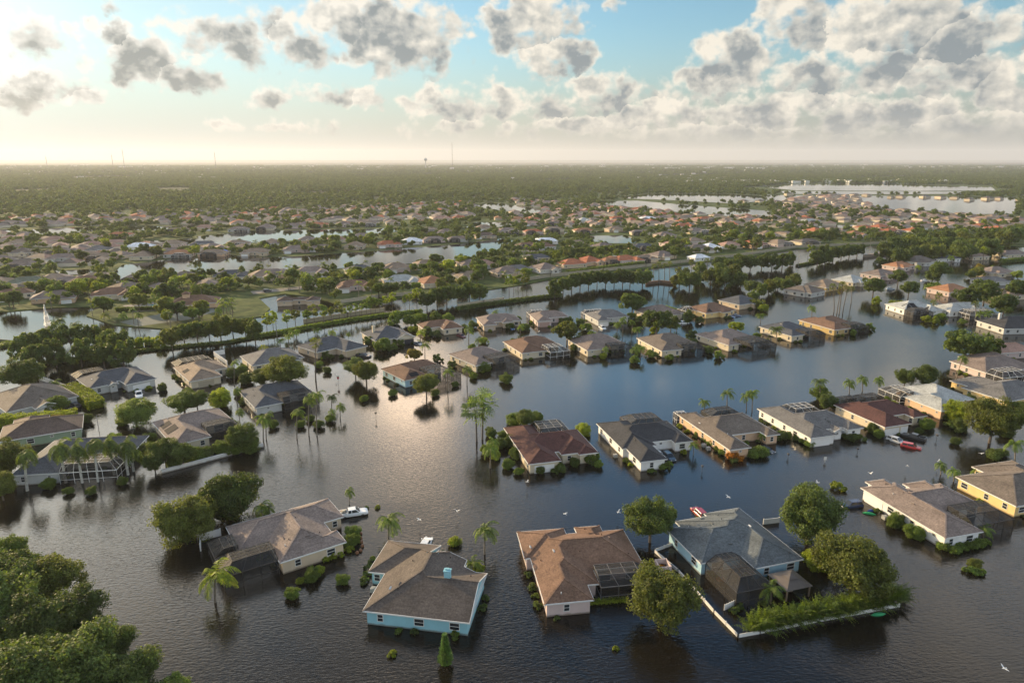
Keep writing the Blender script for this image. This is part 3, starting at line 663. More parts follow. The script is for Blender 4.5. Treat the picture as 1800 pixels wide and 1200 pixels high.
house((1453, 506), 34, [(0,0,18,14)], 'tan', 'ochre', 'tan roofed ochre house behind the leaning palm clump', None, vents=2)
house((1500, 497), 30, [(0,0,16,14),(4,-2,10,8)], 'pale', 'cream', 'pale roofed house right of the leaning palm clump', None, vents=2)
house((1548, 486), 28, [(0,0,18,14),(4,-2,10,8)], 'taupe', 'rose', 'taupe roofed house between two dark round trees', None, vents=2)
house((1578, 470), 25, [(0,0,18,12),(2,-3,9,8)], 'orange', 'rose', 'orange-brown roofed house with a yellow palm at its front', None, vents=2)
house((1612, 462), 25, [(0,0,22,16),(4,-3,12,8)], 'greytan', 'grey', 'large grey-tan hipped roof above the flooded cul-de-sac', None, vents=2)
house((1590, 545), 8, [(0,0,18,14),(10,-3,18,6)], 'pale', 'white', 'white house with pale roof and black solar panels facing the water', 'the white solar-panel house', cages=[((0,-6,10,0), BRONZE, dict(skip=('N',)))], solar=[(2,1,5,5),(5.3,1,8,5),(11,-1,13,1)], vents=1)
house((1690, 549), 8, [(-4,2,18,15),(6,0,14,8)], 'pale', 'white', 'pale grey roofed house with arched white cage and thin palms', 'the arched cage house', cages=[((0,-5,14,2), WHITE_F, dict(skip=('N',)))], vents=1)
house((1765, 578), 5, [(0,0,22,16)], 'charcoal', 'grey', 'very dark roofed house with white chimney at the shaded shore', None, chimney=(5,9,7), vents=1)
house((1669, 514), 20, [(0,0,18,14)], 'orange', 'rose', 'bright orange-brown roofed house surrounded by dense trees', None, vents=1)
house((1742, 480), 8, [(0,0,18,14),(3,-3,9,8)], 'taupe', 'cream', 'cream house with taupe roof and arched door by the cul-de-sac', None, vents=1)
house((1725, 495), 4, [(0,0,18,10)], 'grey', 'grey', 'low grey house behind a row of short palms', None, vents=1)
house((1650, 455), 18, [(0,0,20,14),(12,-3,18,8)], 'slate', 'white', 'dark solar-covered roof at the head of the cul-de-sac', None, vents=1)
house((1762, 520), 10, [(0,0,18,12),(2,-2,9,8)], 'tan', 'cream', 'tan gabled roof showing between two round trees', None, vents=1)
house((1768, 448), 12, [(0,0,22,12)], 'taupe', 'cream', 'long taupe roof behind the clipped hedge at the far shore', None, vents=1)
house((1710, 452), 14, [(0,0,16,10)], 'tan', 'cream', 'tan roof between the dark solar roof and the tall palm', None, vents=1)
house((-5, 777), 30, [(0,0,18,12),(2,8,10,16)], 'darkbrown', 'green', 'green walled house with brown roof below the long clipped hedge', 'the green-walled house', vents=3)
house((1222, 455), 24, [(0,0,14,10)], 'white', 'white', 'small white roofed house just beyond the canal wall', None, vents=0, zoff=.4)
# ------------------------------------------------------------------ dry neighbourhoods: templates copied
TPL = [
 dict(rects=[(0,0,8,18),(0,6,18,16)], gar=[(4,0,0,-1,4.6)], cages=[((8,16,17,20), BRONZE, dict(skip=('S',)))]),
 dict(rects=[(0,0,18,14),(3,-3,10,10)], gar=[(6.5,-3,0,-1,4.6)], cages=[]),
 dict(rects=[(0,2,20,15),(12,-3,20,10)], gar=[(16,-3,0,-1,4.6)], cages=[((2,15,12,20), WHITE_F, dict(skip=('S',)))]),
 dict(rects=[(0,0,16,16),(7,-3,13,8)], gar=[], cages=[], gables=[(1,'S')]),
 dict(rects=[(0,4,20,16),(0,0,7,12),(13,1,20,12)], gar=[(3.5,0,0,-1,4.6)], cages=[((6,16,16,21), BRONZE, dict(skip=('S',)))]),
]
ORD = ['first','second','third','fourth','fifth','sixth','seventh','eighth','ninth','tenth','eleventh','twelfth','thirteenth','fourteenth','fifteenth','sixteenth','seventeenth','eighteenth','nineteenth','twentieth','twenty-first','twenty-second','twenty-third','twenty-fourth','twenty-fifth','twenty-sixth','twenty-seventh','twenty-eighth','twenty-ninth','thirtieth','thirty-first','thirty-second','thirty-third','thirty-fourth','thirty-fifth','thirty-sixth','thirty-seventh','thirty-eighth','thirty-ninth','fortieth']
CN = dict(taupe='taupe', charcoal='black', slate='slate', brown='brown', tan='tan', maroon='maroon', bluegrey='blue-grey', greytan='brown-grey', pale='pale grey', white='white', terracotta='red', pink='pinkish', green='green', orange='orange', darkbrown='dark brown', grey='grey')
ROWS = [
 ('row beside the fountain pond', 22, 'T1', [(40,560,'brown'),(300,575,'taupe'),(690,555,'brown')]),
 ('near-shore row of the long lake', 20, 'T1', [(130,470,'green'),(410,460,'taupe'),(530,470,'brown'),(900,440,'taupe'),(1190,440,'greytan'),(1490,425,'slate'),(1720,425,'tan')]),
 ('far-shore row of the long lake', 12, 'T1', [(110,350,'taupe'),(370,305,'taupe'),(650,295,'tan'),(910,290,'tan'),(1170,275,'orange'),(1400,268,'tan',1),(1660,265,'tan')]),
 ('second row beyond the long lake', 12, 'T1', [(130,265,'greytan'),(390,258,'taupe'),(630,245,'grey'),(890,225,'white'),(1120,208,'tan'),(1310,210,'slate'),(1560,205,'tan'),(1760,200,'taupe')]),
 ('sunlit row by the upper lake', 8, 'T1', [(110,200,'tan'),(330,180,'pink'),(560,155,'tan'),(780,145,'terracotta'),(1160,110,'tan'),(1330,95,'pink'),(1570,105,'taupe'),(1740,95,'taupe')]),
 ('row against the left woods', 6, 'T1', [(60,60,'taupe'),(280,60,'taupe'),(440,45,'tan'),(700,45,'taupe'),(880,35,'tan'),(1060,30,'taupe'),(1230,20,'tan')]),
 ('central far-shore row of the long lake', 10, 'T2', [(280,245,'taupe'),(450,235,'taupe'),(690,220,'tan'),(900,210,'terracotta'),(1060,190,'white'),(1210,175,'taupe'),(1360,170,'taupe'),(1540,150,'darkbrown')]),
 ('row between the two lakes', 10, 'T2', [(120,200,'tan'),(370,180,'taupe'),(550,175,'pink'),(730,155,'taupe'),(1180,112,'tan'),(1290,125,'taupe'),(1540,95,'tan'),(1700,115,'taupe')]),
 ('row beyond the upper lake', 6, 'T2', [(90,90,'taupe'),(270,85,'taupe'),(450,75,'terracotta'),(610,72,'taupe'),(770,68,'tan'),(940,60,'tan'),(1110,35,'tan'),(1250,30,'pink'),(1380,28,'terracotta')]),
 ('central near-shore row of the long lake', 20, 'T2', [(130,410,'taupe'),(370,400,'taupe'),(710,390,'slate'),(950,370,'tan'),(1160,350,'tan'),(1450,345,'taupe'),(1530,352,'pink')]),
 ('row behind the slim canal trees', 22, 'T2', [(660,500,'brown'),(970,460,'pale'),(1200,470,'orange'),(1440,430,'tan'),(1680,400,'taupe')]),
 ('row just behind the canal wall', 24, 'T3', [(40,385,'grey'),(230,375,'taupe'),(400,345,'terracotta'),(520,325,'terracotta'),(640,320,'orange'),(740,318,'terracotta'),(860,305,'tan',1),(990,285,'taupe')]),
 ('second canal-wall row', 20, 'T3', [(170,305,'slate'),(90,215,'brown'),(210,225,'brown'),(430,205,'tan'),(600,225,'taupe'),(870,225,'slate'),(1080,205,'pink'),(1210,190,'tan'),(1230,240,'greytan')]),
 ('far half of the second canal-wall row', 22, 'T3', [(1320,232,'white'),(1450,218,'pink'),(1610,210,'terracotta'),(1760,205,'tan')]),
 ('third row behind the canal wall', 14, 'T3', [(130,120,'terracotta'),(230,185,'white'),(280,105,'tan'),(480,115,'orange'),(680,105,'tan'),(840,125,'taupe'),(1010,145,'taupe'),(1130,85,'terracotta'),(1230,118,'taupe'),(1450,130,'taupe'),(1700,140,'tan')]),
 ('fourth row behind the canal wall', 12, 'T3', [(130,65,'pink'),(270,65,'taupe'),(480,45,'pale'),(700,30,'terracotta'),(910,35,'white'),(1130,30,'tan'),(1280,35,'terracotta'),(1420,50,'tan'),(1560,30,'pink'),(1740,25,'taupe')]),
 ('right-hand row above the far canal', 22, 'T4', [(100,148,'tan'),(250,140,'tan'),(430,118,'terracotta'),(560,112,'tan'),(700,140,'orange'),(780,98,'terracotta'),(870,92,'terracotta'),(940,118,'terracotta'),(1080,118,'terracotta'),(1160,92,'tan')]),
 ('right-hand row, second above the canal', 20, 'T4', [(30,205,'terracotta'),(200,200,'tan'),(380,192,'greytan'),(1290,85,'pink'),(1310,40,'tan'),(1540,85,'terracotta'),(1640,105,'terracotta'),(890,35,'tan'),(400,50,'pale'),(1740,60,'taupe')]),
]
ORG = dict(T1=(0,380), T2=(440,380), T3=(900,380), T4=(1320,380))
proto = {}; MIDH = []
NHOUSE = 60
for (rown, ra, z, lst) in ROWS:
    items = sorted([((ORG[z][0]+e[0]/3.75), (ORG[z][1]+e[1]/3.75), e[2], len(e) > 3) for e in lst])
    for n, (x, y, rc, tarp) in enumerate(items):
        R = random.Random(int(x*7+y)); ti = R.randrange(len(TPL)); T = TPL[ti]
        wallc = R.choice(['cream', 'cream', 'beige', 'rose', 'grey', 'peach'])
        if rc == 'white': wallc = 'white'
        lb = f"{CN[rc]} roofed house, {ORD[n]} from left in the {rown}"
        p = W(x, y, .35); flip = R.random() < .5
        ang = rad(ra + R.uniform(-9, 9) + (180 if flip else 0))
        off = Matrix.Rotation(ang, 4, 'Z') @ Vector((9, 8, 0))
        loc = (p.x-off.x, p.y-off.y+6, .42)
        if ti not in proto:
            o = house(loc, 0, T['rects'], rc, wallc, lb, None, gables=T.get('gables', ()), cages=T['cages'], gar=T['gar'], vents=2, group='houses in the dry streets beyond the canal'); proto[ti] = o
            o.location = loc; o.rotation_euler[2] = ang
        else:
            o = copy_tree(proto[ti]); o.location = loc; o.rotation_euler[2] = ang; o['label'] = lb
            for ch in o.children:
                k = R.uniform(.9, 1.1)
                if ch.name.startswith('roof') and 'vent' not in ch.name:
                    ch.color = (*[c*k for c in ROOFC[rc]], 1)
                    for g in ch.children: g.color = (*[c*k*1.1 for c in ROOFC[rc]], 1)
                elif ch.name.startswith('wall'): ch.color = (*WALLC[wallc], 1)
        if tarp:
            pl = plan([tuple(r) for r in T['rects']], T.get('gables', ())); b = MB()
            q = [(1, 4.2), (3.4, 4.2), (3.4, 7), (1, 7)] if ti != 2 else [(1, 6), (3.4, 6), (3.4, 9), (1, 9)]
            b.face([(a, c, EZ+pl['H'](round(a*2)/2, round(c*2)/2)+.15) for a, c in q]); b.build('tarp', M_TARP, o)
        MIDH.append((p.x, p.y)); NHOUSE += 1
# far houses, single small meshes
FH = []
def farhouse_mesh(i):
    rects = [[(0,0,18,14),(3,-3,10,10)], [(0,0,8,18),(0,6,18,16)], [(0,0,16,12)]][i]
    P = plan([tuple(r) for r in rects], ()); b = MB()
    me = bpy.data.meshes.new('far_house'); bm = bmesh.new(); bm.from_mesh(P['roof']); n = len(bm.faces); bm.from_mesh(P['wall']); bm.faces.ensure_lookup_table()
    for f in bm.faces[n:]: f.material_index = 1
    bm.to_mesh(me); bm.free(); me.materials.append(M_ROOF); me.materials.append(plain('far_stucco', (.58, .5, .38), .85, .05)); return me
FM = [farhouse_mesh(i) for i in range(3)]
FROWS = [ # name, polyline of pixel points, count, palette
 ('the row under the wooded belt', [(0,398),(300,386),(560,380),(830,366)], 26, ['taupe','tan','pink','taupe','greytan']),
 ('the row below the left woods', [(270,376),(500,370),(700,364),(830,357)], 17, ['taupe','tan','pink','grey','terracotta']),
 ('the curving row beyond the far lake', [(905,352),(1000,356),(1100,366),(1180,378)], 14, ['pink','tan','taupe']),
 ('the near bank row of the right lake', [(1080,372),(1200,380),(1340,386),(1440,386)], 15, ['pink','tan','tan','terracotta']),
 ('the near row of the flooded village', [(1330,355),(1420,360),(1520,368),(1640,376),(1780,384)], 22, ['greytan','taupe','grey','tan','greytan']),
 ('the far row of the flooded village', [(1400,341),(1500,345),(1600,347),(1700,350),(1800,352)], 15, ['greytan','taupe','grey','tan','greytan']),
 ('middle row of red roofs', [(900,388),(1100,392),(1300,396),(1500,390),(1790,394)], 28, ['terracotta','tan','pink','tan','orange','taupe']),
]
for (rn, pl, cnt, pal) in FROWS:
    for n in range(cnt):
        t = n/(cnt-1)*(len(pl)-1); i = min(int(t), len(pl)-2); f = t-i
        x = pl[i][0]+(pl[i+1][0]-pl[i][0])*f+rnd.uniform(-5, 5); y = pl[i][1]+(pl[i+1][1]-pl[i][1])*f+rnd.uniform(-1.6, 1.6)
        p = W(x, y, .5); rc = rnd.choice(pal)
        o = link(rnd.choice(FM), 'far_house', None, (p.x-8, p.y, .6), rad(rnd.choice([0, 90, 180])+rnd.uniform(5, 35)), ROOFC[rc]); o.scale = (rnd.uniform(.75, 1.0),)*3
        tag(o, f"{CN[rc]} roofed house, {ORD[n]} from left in {rn}", 'house', 'distant houses toward the horizon'); FH.append((p.x, p.y)); NHOUSE += 1
print('houses', NHOUSE)
# the remaining small houses, beyond what could be counted
mb = MB()
def simple_house(mb, x, y, w, d, a):
    c, s = math.cos(a), math.sin(a); T = lambda u, v, z: (x+u*c-v*s, y+u*s+v*c, z)
    q = [(-w/2,-d/2),(w/2,-d/2),(w/2,d/2),(-w/2,d/2)]
    for i in range(4): mb.face([T(*q[i], 0), T(*q[(i+1)%4], 0), T(*q[(i+1)%4], 2.7), T(*q[i], 2.7)])
    a0, b0 = T(-w/2+d/2, 0, 2.7+d*.2), T(w/2-d/2, 0, 2.7+d*.2)
    return [[T(*q[0],2.7), T(*q[1],2.7), b0, a0], [T(*q[1],2.7), T(*q[2],2.7), b0], [T(*q[2],2.7), T(*q[3],2.7), a0, b0], [T(*q[3],2.7), T(*q[0],2.7), a0]]
roofs = {'taupe': MB(), 'terracotta': MB(), 'greytan': MB(), 'tan': MB(), 'pink': MB()}
def scatter_houses(poly, n, pal):
    xs = [p[0] for p in poly]; ys = [p[1] for p in poly]; k = 0; t = 0
    while k < n and t < n*20:
        t += 1; x = rnd.uniform(min(xs), max(xs)); y = rnd.uniform(min(ys), max(ys))
        if not inpoly(x, y, poly) or any(inpoly(x, y, L) for k_, L in LAKES.items() if k_ != 'village_lake'): continue
        p = W(x, y, .5)
        if any(abs(p.x-a)+abs(p.y-b) < 21 for a, b in FH+MIDH): continue
        FH.append((p.x, p.y)); k += 1
        for f in simple_house(mb, p.x, p.y, rnd.uniform(14, 20), rnd.uniform(11, 14), rnd.uniform(0, 3)): roofs[rnd.choice(pal)].face(f)
scatter_houses([(0,400),(0,382),(500,368),(830,355),(835,385),(600,398),(300,395)], 150, ['taupe','tan','taupe','terracotta'])
scatter_houses([(900,352),(1090,362),(1340,384),(1340,400),(900,398)], 95, ['taupe','tan','taupe','pink','terracotta'])
scatter_houses([(0,470),(0,412),(250,432),(480,436),(230,462)], 34, ['taupe','tan','pink','greytan'])
scatter_houses([(0,535),(0,490),(200,492),(380,505),(250,525)], 9, ['taupe','tan','greytan'])
scatter_houses([(1400,345),(1500,345),(1540,368),(1790,384),(1800,405),(1340,400)], 150, ['greytan','taupe','tan','greytan','pink'])
M_FW = plain('far_wall', (.58, .5, .4), .85, .05)
tag(mb.build('far_houses', M_FW), 'small pale walled houses too far off to count', 'houses', None, 'stuff')
root_far = [o for o in COL.objects if o.name == 'far_houses'][0]
for k, m in roofs.items(): tag(m.build('far_roofs', M_ROOF, root_far, color=ROOFC[k]), kind='stuff')
# ------------------------------------------------------------------ foliage meshes
def crown_mesh(name, seed, rx, rz, nb, nl, leaf, mat=None, zlow=-0.8, spread=.62, br=(.26, .42), up=0.35):
    g = np.random.default_rng(seed)
    d = g.normal(size=(nb*4, 3)); d /= np.linalg.norm(d, axis=1)[:, None]; d = d[d[:, 2] > zlow][:nb]; nb = len(d)
    rr = g.uniform(spread*.55, spread*1.38, nb)[:, None]
    azb = np.arctan2(d[:, 1], d[:, 0]); ph = g.uniform(0, 6.28, 3)
    lobe = 1+.16*np.sin(2*azb+ph[0])+.13*np.sin(3*azb+ph[1]+2*d[:, 2])+.10*np.sin(5*azb+ph[2]+4*d[:, 2])
    bc = d*rr*lobe[:, None]*np.array([rx, rx, rz]); bR = g.uniform(br[0], br[1], nb)*rx*(1.15-.35*np.abs(rr[:, 0]-spread)/spread)
    per = g.integers(0, nb, nl)
    n = g.normal(size=(nl, 3)); n /= np.linalg.norm(n, axis=1)[:, None]
    bd = d[per]; flip = (n*bd).sum(1) < -0.35; n[flip] *= -1
    r = bR[per]*(g.uniform(.35, 1.12, nl)**.5)
    lump = 1+.25*np.sin(n[:, 0]*5+per)*np.cos(n[:, 1]*6+per*2)
    c = bc[per]+n*(r*lump)[:, None]*np.array([1, 1, .8])
    nn = n*.8+g.normal(size=(nl, 3))*.65+np.array([0, 0, up]); nn /= np.linalg.norm(nn, axis=1)[:, None]
    t = np.cross(nn, g.normal(size=(nl, 3))); t /= np.linalg.norm(t, axis=1)[:, None]; b = np.cross(nn, t)
    s = (leaf*g.uniform(.55, 1.35, nl))[:, None]
    v = np.stack([c+t*s, c+b*s*.55, c-t*s, c-b*s*.55], 1).reshape(-1, 3)
    return np_mesh(name, v, np.arange(nl*4).reshape(-1, 4), mat or M_LEAF)
def trunk_mesh(seed, h, r, spread, limbs=5):
    R = random.Random(seed); b = MB()
    fork = h*.45; b.tube([(0,0,-.8),(0,0,0),(.1*r,.05,fork)], [r*1.25, r, r*.8], 8)
    for i in range(limbs):
        a = 2*math.pi*i/limbs+R.uniform(-.4, .4); q = spread*R.uniform(.5, .85)
        b.tube([(0,0,fork-.2),(math.cos(a)*q*.4, math.sin(a)*q*.4, fork+(h-fork)*.5),(math.cos(a)*q, math.sin(a)*q, h*R.uniform(.85, 1.1))], [r*.65, r*.42, r*.15], 6)
    return b.mesh('trunk', M_BARK)
# unit oaks, radius 1 scaled
OAKN = [crown_mesh('crown', 10+i, 5, 4.2, 125, 33000, .18, zlow=-1.0, br=(.13, .33)) for i in range(4)]
OAKM = [crown_mesh('crown', 30+i, 5, 4.2, 46, 4600, .44, br=(.17, .36)) for i in range(4)]
OAKF = [crown_mesh('far_tree', 50+i, 5, 4.2, 12, 420, 1.25, zlow=-.6) for i in range(3)]
OAKT = [trunk_mesh(70+i, 6, .32, 3) for i in range(3)]
BARKC = (.13, .105, .08)
LEAFT = {'d': (.8,.85,.8), 'm': (.95,.98,.92), 'o': (1.2,1.05,.85), 'y': (2.1,1.9,.7), 'g': (1.2,1.28,.9), 's': (1.3,1.4,1.9), 'b': (1.7,1.05,.75), 'l': (1.6,1.6,1.3), 'r': (2.6,.6,.5), 'O': (3.6,1.1,.5)}
VEG = []     # (object, kind phrase, category, px, anchor)
def tree_at(x, y, R, zc, tone='m', lod='n', kind='oak_tree', flat=1.0, parts=True, ground=0.0):
    k = R/5
    root = empty(kind, (x, y, ground), rnd.uniform(0, 6.28))
    cr = link(rnd.choice(OAKN if lod == 'n' else OAKM), 'crown', root, (0, 0, zc), rnd.uniform(0, 6), LEAFT[tone]); cr.scale = (k, k*rnd.uniform(.92, 1.05), k*flat)
    tr = link(rnd.choice(OAKT), 'trunk', root, (0, 0, 0), 0, BARKC); s = (zc+R*.15)/6; tr.scale = (k*.9, k*.9, s)
    return root
TONEW = dict(d='dark green', m='green', o='olive green', y='yellow-green', g='bright green', s='silvery green', b='brownish', l='pale green', r='red', O='orange')
def oak(cx, cy, rp, tone='m', flat=1.0, zf=.85, lod=None, what=None):
    zc = 4.0
    for _ in range(3):
        p = W(cx, cy, zc); R = rp*((CH-zc)/(sPI+(cy-600)/FP*cPI))/FP; zc = R*min(zf*.85, 1.3)+.4
    if R < 2.6: zc = R*.55+.1; p = W(cx, cy, zc)
    lod = lod or ('n' if cy > 640 else 'm')
    o = tree_at(p.x, p.y, R, zc, tone, lod, flat=flat)
    size = 'small' if R < 3 else ('large' if R > 5.2 else 'round')
    if what: tag(o, what, 'tree')
    else: VEG.append((o, f"{size} {TONEW[tone]} tree", 'tree', cx, (p.x, p.y)))
    return o
CORNER = ['ragged dark tree at the back of the big corner clump', 'olive tree at the waterside, back of the big corner clump', 'dense green tree in the middle of the big corner clump', 'domed green tree on the right flank of the big corner clump', 'thin dark tree jutting over water from the big corner clump', 'bright-topped tree at the front of the big corner clump', 'broadest tree at the near left of the corner clump', 'rounded bright tree at the bottom of the corner clump', 'cut-off tree at the left rim of the corner clump', 'low bright treetop alone right of the corner clump', 'pointed bright tree at the very back of the corner clump']
oak(326, 912, 49, 'o', what='olive round tree in the water, left of a pair by the taupe hipped house')
oak(400, 872, 52, 'd', what='dark round tree in the water, right of a pair by the taupe hipped house')
oak(1145, 908, 42, 'm', .95, 1.3, what='round green tree standing in water behind the pink-walled house')
oak(1165, 1045, 60, 'o', .9, 1.1, what='spreading green tree in front of the pink-walled house, trunk in dark water')
oak(1425, 898, 57, 'm', .95, 1.2, what='big round tree behind the blue-grey roofed house, white bird above')
oak(1503, 988, 66, 'o', .85, 1.0, what='largest tree beside the blue-grey roofed house, behind the palm hedge')
oak(1440, 985, 26, 'y', 1, 1.2, what='small yellow-green tree against the largest tree by the blue-grey roof')
for i, (cx, cy, rp, tn, z) in enumerate([(15, 1010, 62, 'd', 1.3), (85, 1015, 55, 'o', 1.2), (60, 1095, 70, 'd', 1.2), (125, 1075, 52, 'd', 1.1), (195, 1128, 40, 'd', 1.3), (130, 1165, 78, 'm', 1.1), (30, 1190, 90, 'd', 1.1), (215, 1195, 62, 'm', .9), (-30, 1060, 80, 'm', 1.2), (300, 1225, 45, 'g', .7), (10, 965, 30, 'g', 1.6)]):
    oak(cx, cy, rp, tn, .85, z, 'n', what=CORNER[i])
for t in [(1748,733,42,'o'),(1682,722,24,'y'),(1688,745,14,'m'),(1701,602,32,'m'),(1738,610,20,'d'),(1592,661,17,'m'),(1627,658,21,'m'),(1620,682,10,'g'),(1795,715,14,'d'),
          (905,738,16,'g'),(925,734,20,'m'),(943,733,14,'g'),(1026,755,15,'y'),(1018,765,9,'y'),(997,580,23,'o'),(1112,530,21,'m'),(1155,562,24,'d'),(1180,566,15,'m'),(1209,557,13,'d'),
          (499,650,38,'o',.75),(461,661,22,'m',.8),(432,665,14,'m'),(624,643,19,'s'),(643,650,22,'o'),(749,672,23,'o',.8),(672,605,15,'g'),(728,622,13,'b'),(696,600,9,'m'),(850,598,8,'y'),
          (35,653,33,'m',.8),(322,704,32,'g',.6),(345,700,20,'m',.7),(387,699,22,'y'),(237,723,36,'l',.7),(99,709,19,'l'),(101,741,17,'b'),(288,790,26,'m'),(270,808,20,'d'),(320,795,22,'m'),(345,798,16,'g'),(387,786,16,'g'),(424,765,26,'m'),(440,786,16,'g'),(415,790,13,'g'),
          (12,800,34,'o'),(0,850,26,'o'),(40,742,10,'m'),(416,773,16,'m'),(405,745,13,'m'),(560,745,10,'d'),(85,850,14,'g'),(120,862,9,'g'),
          (1441,690,16,'g'),(1455,703,16,'m'),(1467,712,10,'y'),(900,775,16,'m'),(888,765,13,'g'),(905,795,12,'g'),(870,800,11,'y'),(1036,805,13,'g'),(1010,812,11,'m'),(950,825,10,'m'),
          (1545,762,10,'g'),(1535,752,13,'m'),(1629,745,13,'g'),(1615,757,8,'d'),(1575,915,17,'g'),(1608,935,17,'g'),(1714,990,12,'o'),(548,1010,16,'g'),(602,1018,12,'g'),(513,1042,14,'g'),(620,935,15,'g'),(616,950,15,'g'),(780,983,16,'d'),(840,1000,13,'y'),(560,1002,11,'y'),(528,1020,8,'y'),
          (783,1000,11,'m'),(1228,915,9,'g'),(1165,1000,6,'g'),(1030,575,10,'g'),(1020,565,9,'m'),(1040,588,9,'g'),(896,572,9,'m'),(920,575,9,'m'),(925,573,7,'d'),(1000,562,8,'d'),(890,665,12,'g'),(850,645,13,'g'),(832,660,8,'g'),
          (1033,613,7,'y'),(1060,625,8,'y'),(1145,622,10,'g'),(1115,632,10,'g'),(1177,628,8,'g'),(1245,614,10,'m'),(1265,624,9,'l'),(1215,588,9,'d'),(1150,580,9,'y'),(1295,573,12,'y'),(1250,590,9,'r'),(1260,595,10,'y'),
          (1330,533,12,'o'),(1341,541,9,'y'),(1325,520,12,'m'),(1547,458,9,'d'),(1580,485,15,'d'),(1537,500,19,'d'),(1599,505,15,'m'),(1540,529,9,'y'),(1652,473,18,'d'),(1640,485,12,'m'),(1700,520,20,'m'),(1733,510,25,'d'),(1767,533,24,'d'),(1790,505,18,'d'),
          (1575,535,11,'y'),(1630,560,9,'y'),(1645,563,8,'y'),(1655,556,9,'g'),(1720,477,12,'o'),(1707,482,9,'m'),(1722,469,8,'b'),(1745,474,8,'g'),(1790,482,10,'l'),(1692,565,7,'g'),(1500,575,9,'d'),(1515,578,8,'d'),(1530,575,8,'g'),
          (693,560,14,'g'),(722,562,13,'g'),(740,557,11,'g'),(765,556,12,'m'),(787,558,11,'g'),(672,608,12,'g'),(704,600,9,'m'),(752,583,10,'m'),(768,586,9,'d'),(726,578,8,'y'),
          (262,770,14,'g'),(258,790,16,'m'),(304,812,14,'g'),(330,806,12,'y'),(362,795,14,'m'),(402,792,12,'g'),(444,775,13,'m'),(200,770,12,'g'),(215,845,10,'g'),(160,862,10,'m'),(60,760,10,'g'),(25,735,9,'m'),(300,745,10,'m'),(420,690,9,'m'),(433,700,8,'g'),(575,650,8,'m'),(500,690,9,'m'),(528,745,9,'g'),(545,735,8,'m'),(580,735,9,'g'),(480,745,10,'m'),
          (690,690,8,'g'),(700,650,8,'m'),(765,690,8,'m'),(800,675,7,'g'),(863,760,12,'m'),(857,790,13,'g'),(880,780,14,'m'),(893,815,12,'g'),(912,828,9,'g'),(985,822,11,'m'),(1045,800,11,'g'),(1052,815,9,'g'),
          (150,735,12,'m'),(215,740,12,'g'),(285,680,10,'m'),(330,690,12,'m'),(408,655,13,'m'),(425,650,11,'g'),(520,640,11,'m'),(560,640,9,'g'),(575,625,9,'m'),(650,600,10,'m'),(690,610,9,'g'),(770,630,9,'m'),(640,700,8,'g'),(795,640,8,'m'),(830,610,8,'g'),(905,600,8,'m'),(1010,610,9,'m'),(1025,598,8,'g'),(1120,612,9,'m'),(1215,600,9,'m'),(1330,590,8,'g'),(1345,600,8,'m'),(1230,562,8,'m'),(1110,555,8,'g'),(1125,560,8,'m'),(990,563,8,'m'),(910,560,8,'g'),(830,570,9,'m'),(815,575,8,'m'),(1380,575,8,'m'),(1500,585,7,'g'),(1195,770,7,'g'),(1385,765,9,'g'),(1620,700,12,'m'),(1640,712,10,'g'),(1705,700,10,'m'),(1680,775,9,'m'),(1770,760,13,'m')]:
    oak(t[0], t[1], t[2], t[3], flat=(t[4] if len(t) > 4 else .95), zf=1.3 if t[2] > 13 and t[3] in 'omsd' else .75)
# rows of street trees along the canal
def treerow(pts, rp, tones, name, zf=1.5, lod='m'):
    for i, (x, y) in enumerate(sorted(pts)):
        o = oak(x, y, rp*rnd.uniform(.88, 1.15), tones[i % len(tones)], 1.15, zf, lod, what=f"{TONEW[tones[i % len(tones)]]} tree, {ORD[i]} from left in the {name}"); o['group'] = name
treerow([(32,612),(55,600),(75,594),(100,590),(122,592),(145,590),(168,592),(190,596),(212,600),(60,622),(95,618),(140,618),(180,620),(215,622)], 20, 'dmddm', 'dark row on the left canal bank', 1.9)
treerow([(243,602),(262,600),(280,603)], 11, 'y', 'row between the two dark rows', 1.4)
treerow([(300,590),(322,583),(345,578),(366,577),(386,574),(408,572),(430,573),(447,580)], 18, 'omod', 'second dark canal row', 1.7)
treerow([(750,525),(768,519),(785,516),(805,513),(825,511),(843,511)], 15, 'dmd', 'dense row at the canal bend', 1.3)
treerow([(975,507),(990,500),(1005,494),(1020,490),(1035,488),(1050,487),(1065,486),(1080,488),(1095,485),(1108,487)], 14, 'dmd', 'dark row amid the flooded canal', 1.3)
treerow([(1130,486),(1195,487),(1213,490),(1232,478),(1250,485),(1262,473),(1275,488),(1290,478),(1303,490)], 15, 'mod', 'grove beyond the small footbridge', 1.2)
treerow([(1265,462),(1285,466),(1300,459),(1320,460),(1340,458),(1358,459),(1376,457),(1390,455)], 13, 'd', 'row along the far canal bank', 1.2)
treerow([(1438,452),(1452,446),(1466,443),(1480,441),(1494,439),(1508,438)], 13, 'mdd', 'island row in the right canal', 1.2)
treerow([(1322,502),(1336,510),(1352,503),(1368,497),(1384,500),(1396,492)], 13, 'mmo', 'grove before the dark-walled house', 1.1)
treerow([(1560,440),(1578,432),(1596,430),(1615,425),(1635,430),(1655,420),(1675,432),(1695,422),(1715,430),(1735,415),(1758,425),(1780,412),(1585,450),(1610,444),(1640,442),(1690,440),(1740,436)], 18, 'mdmo', 'dense wood on the right shore', 1.0)
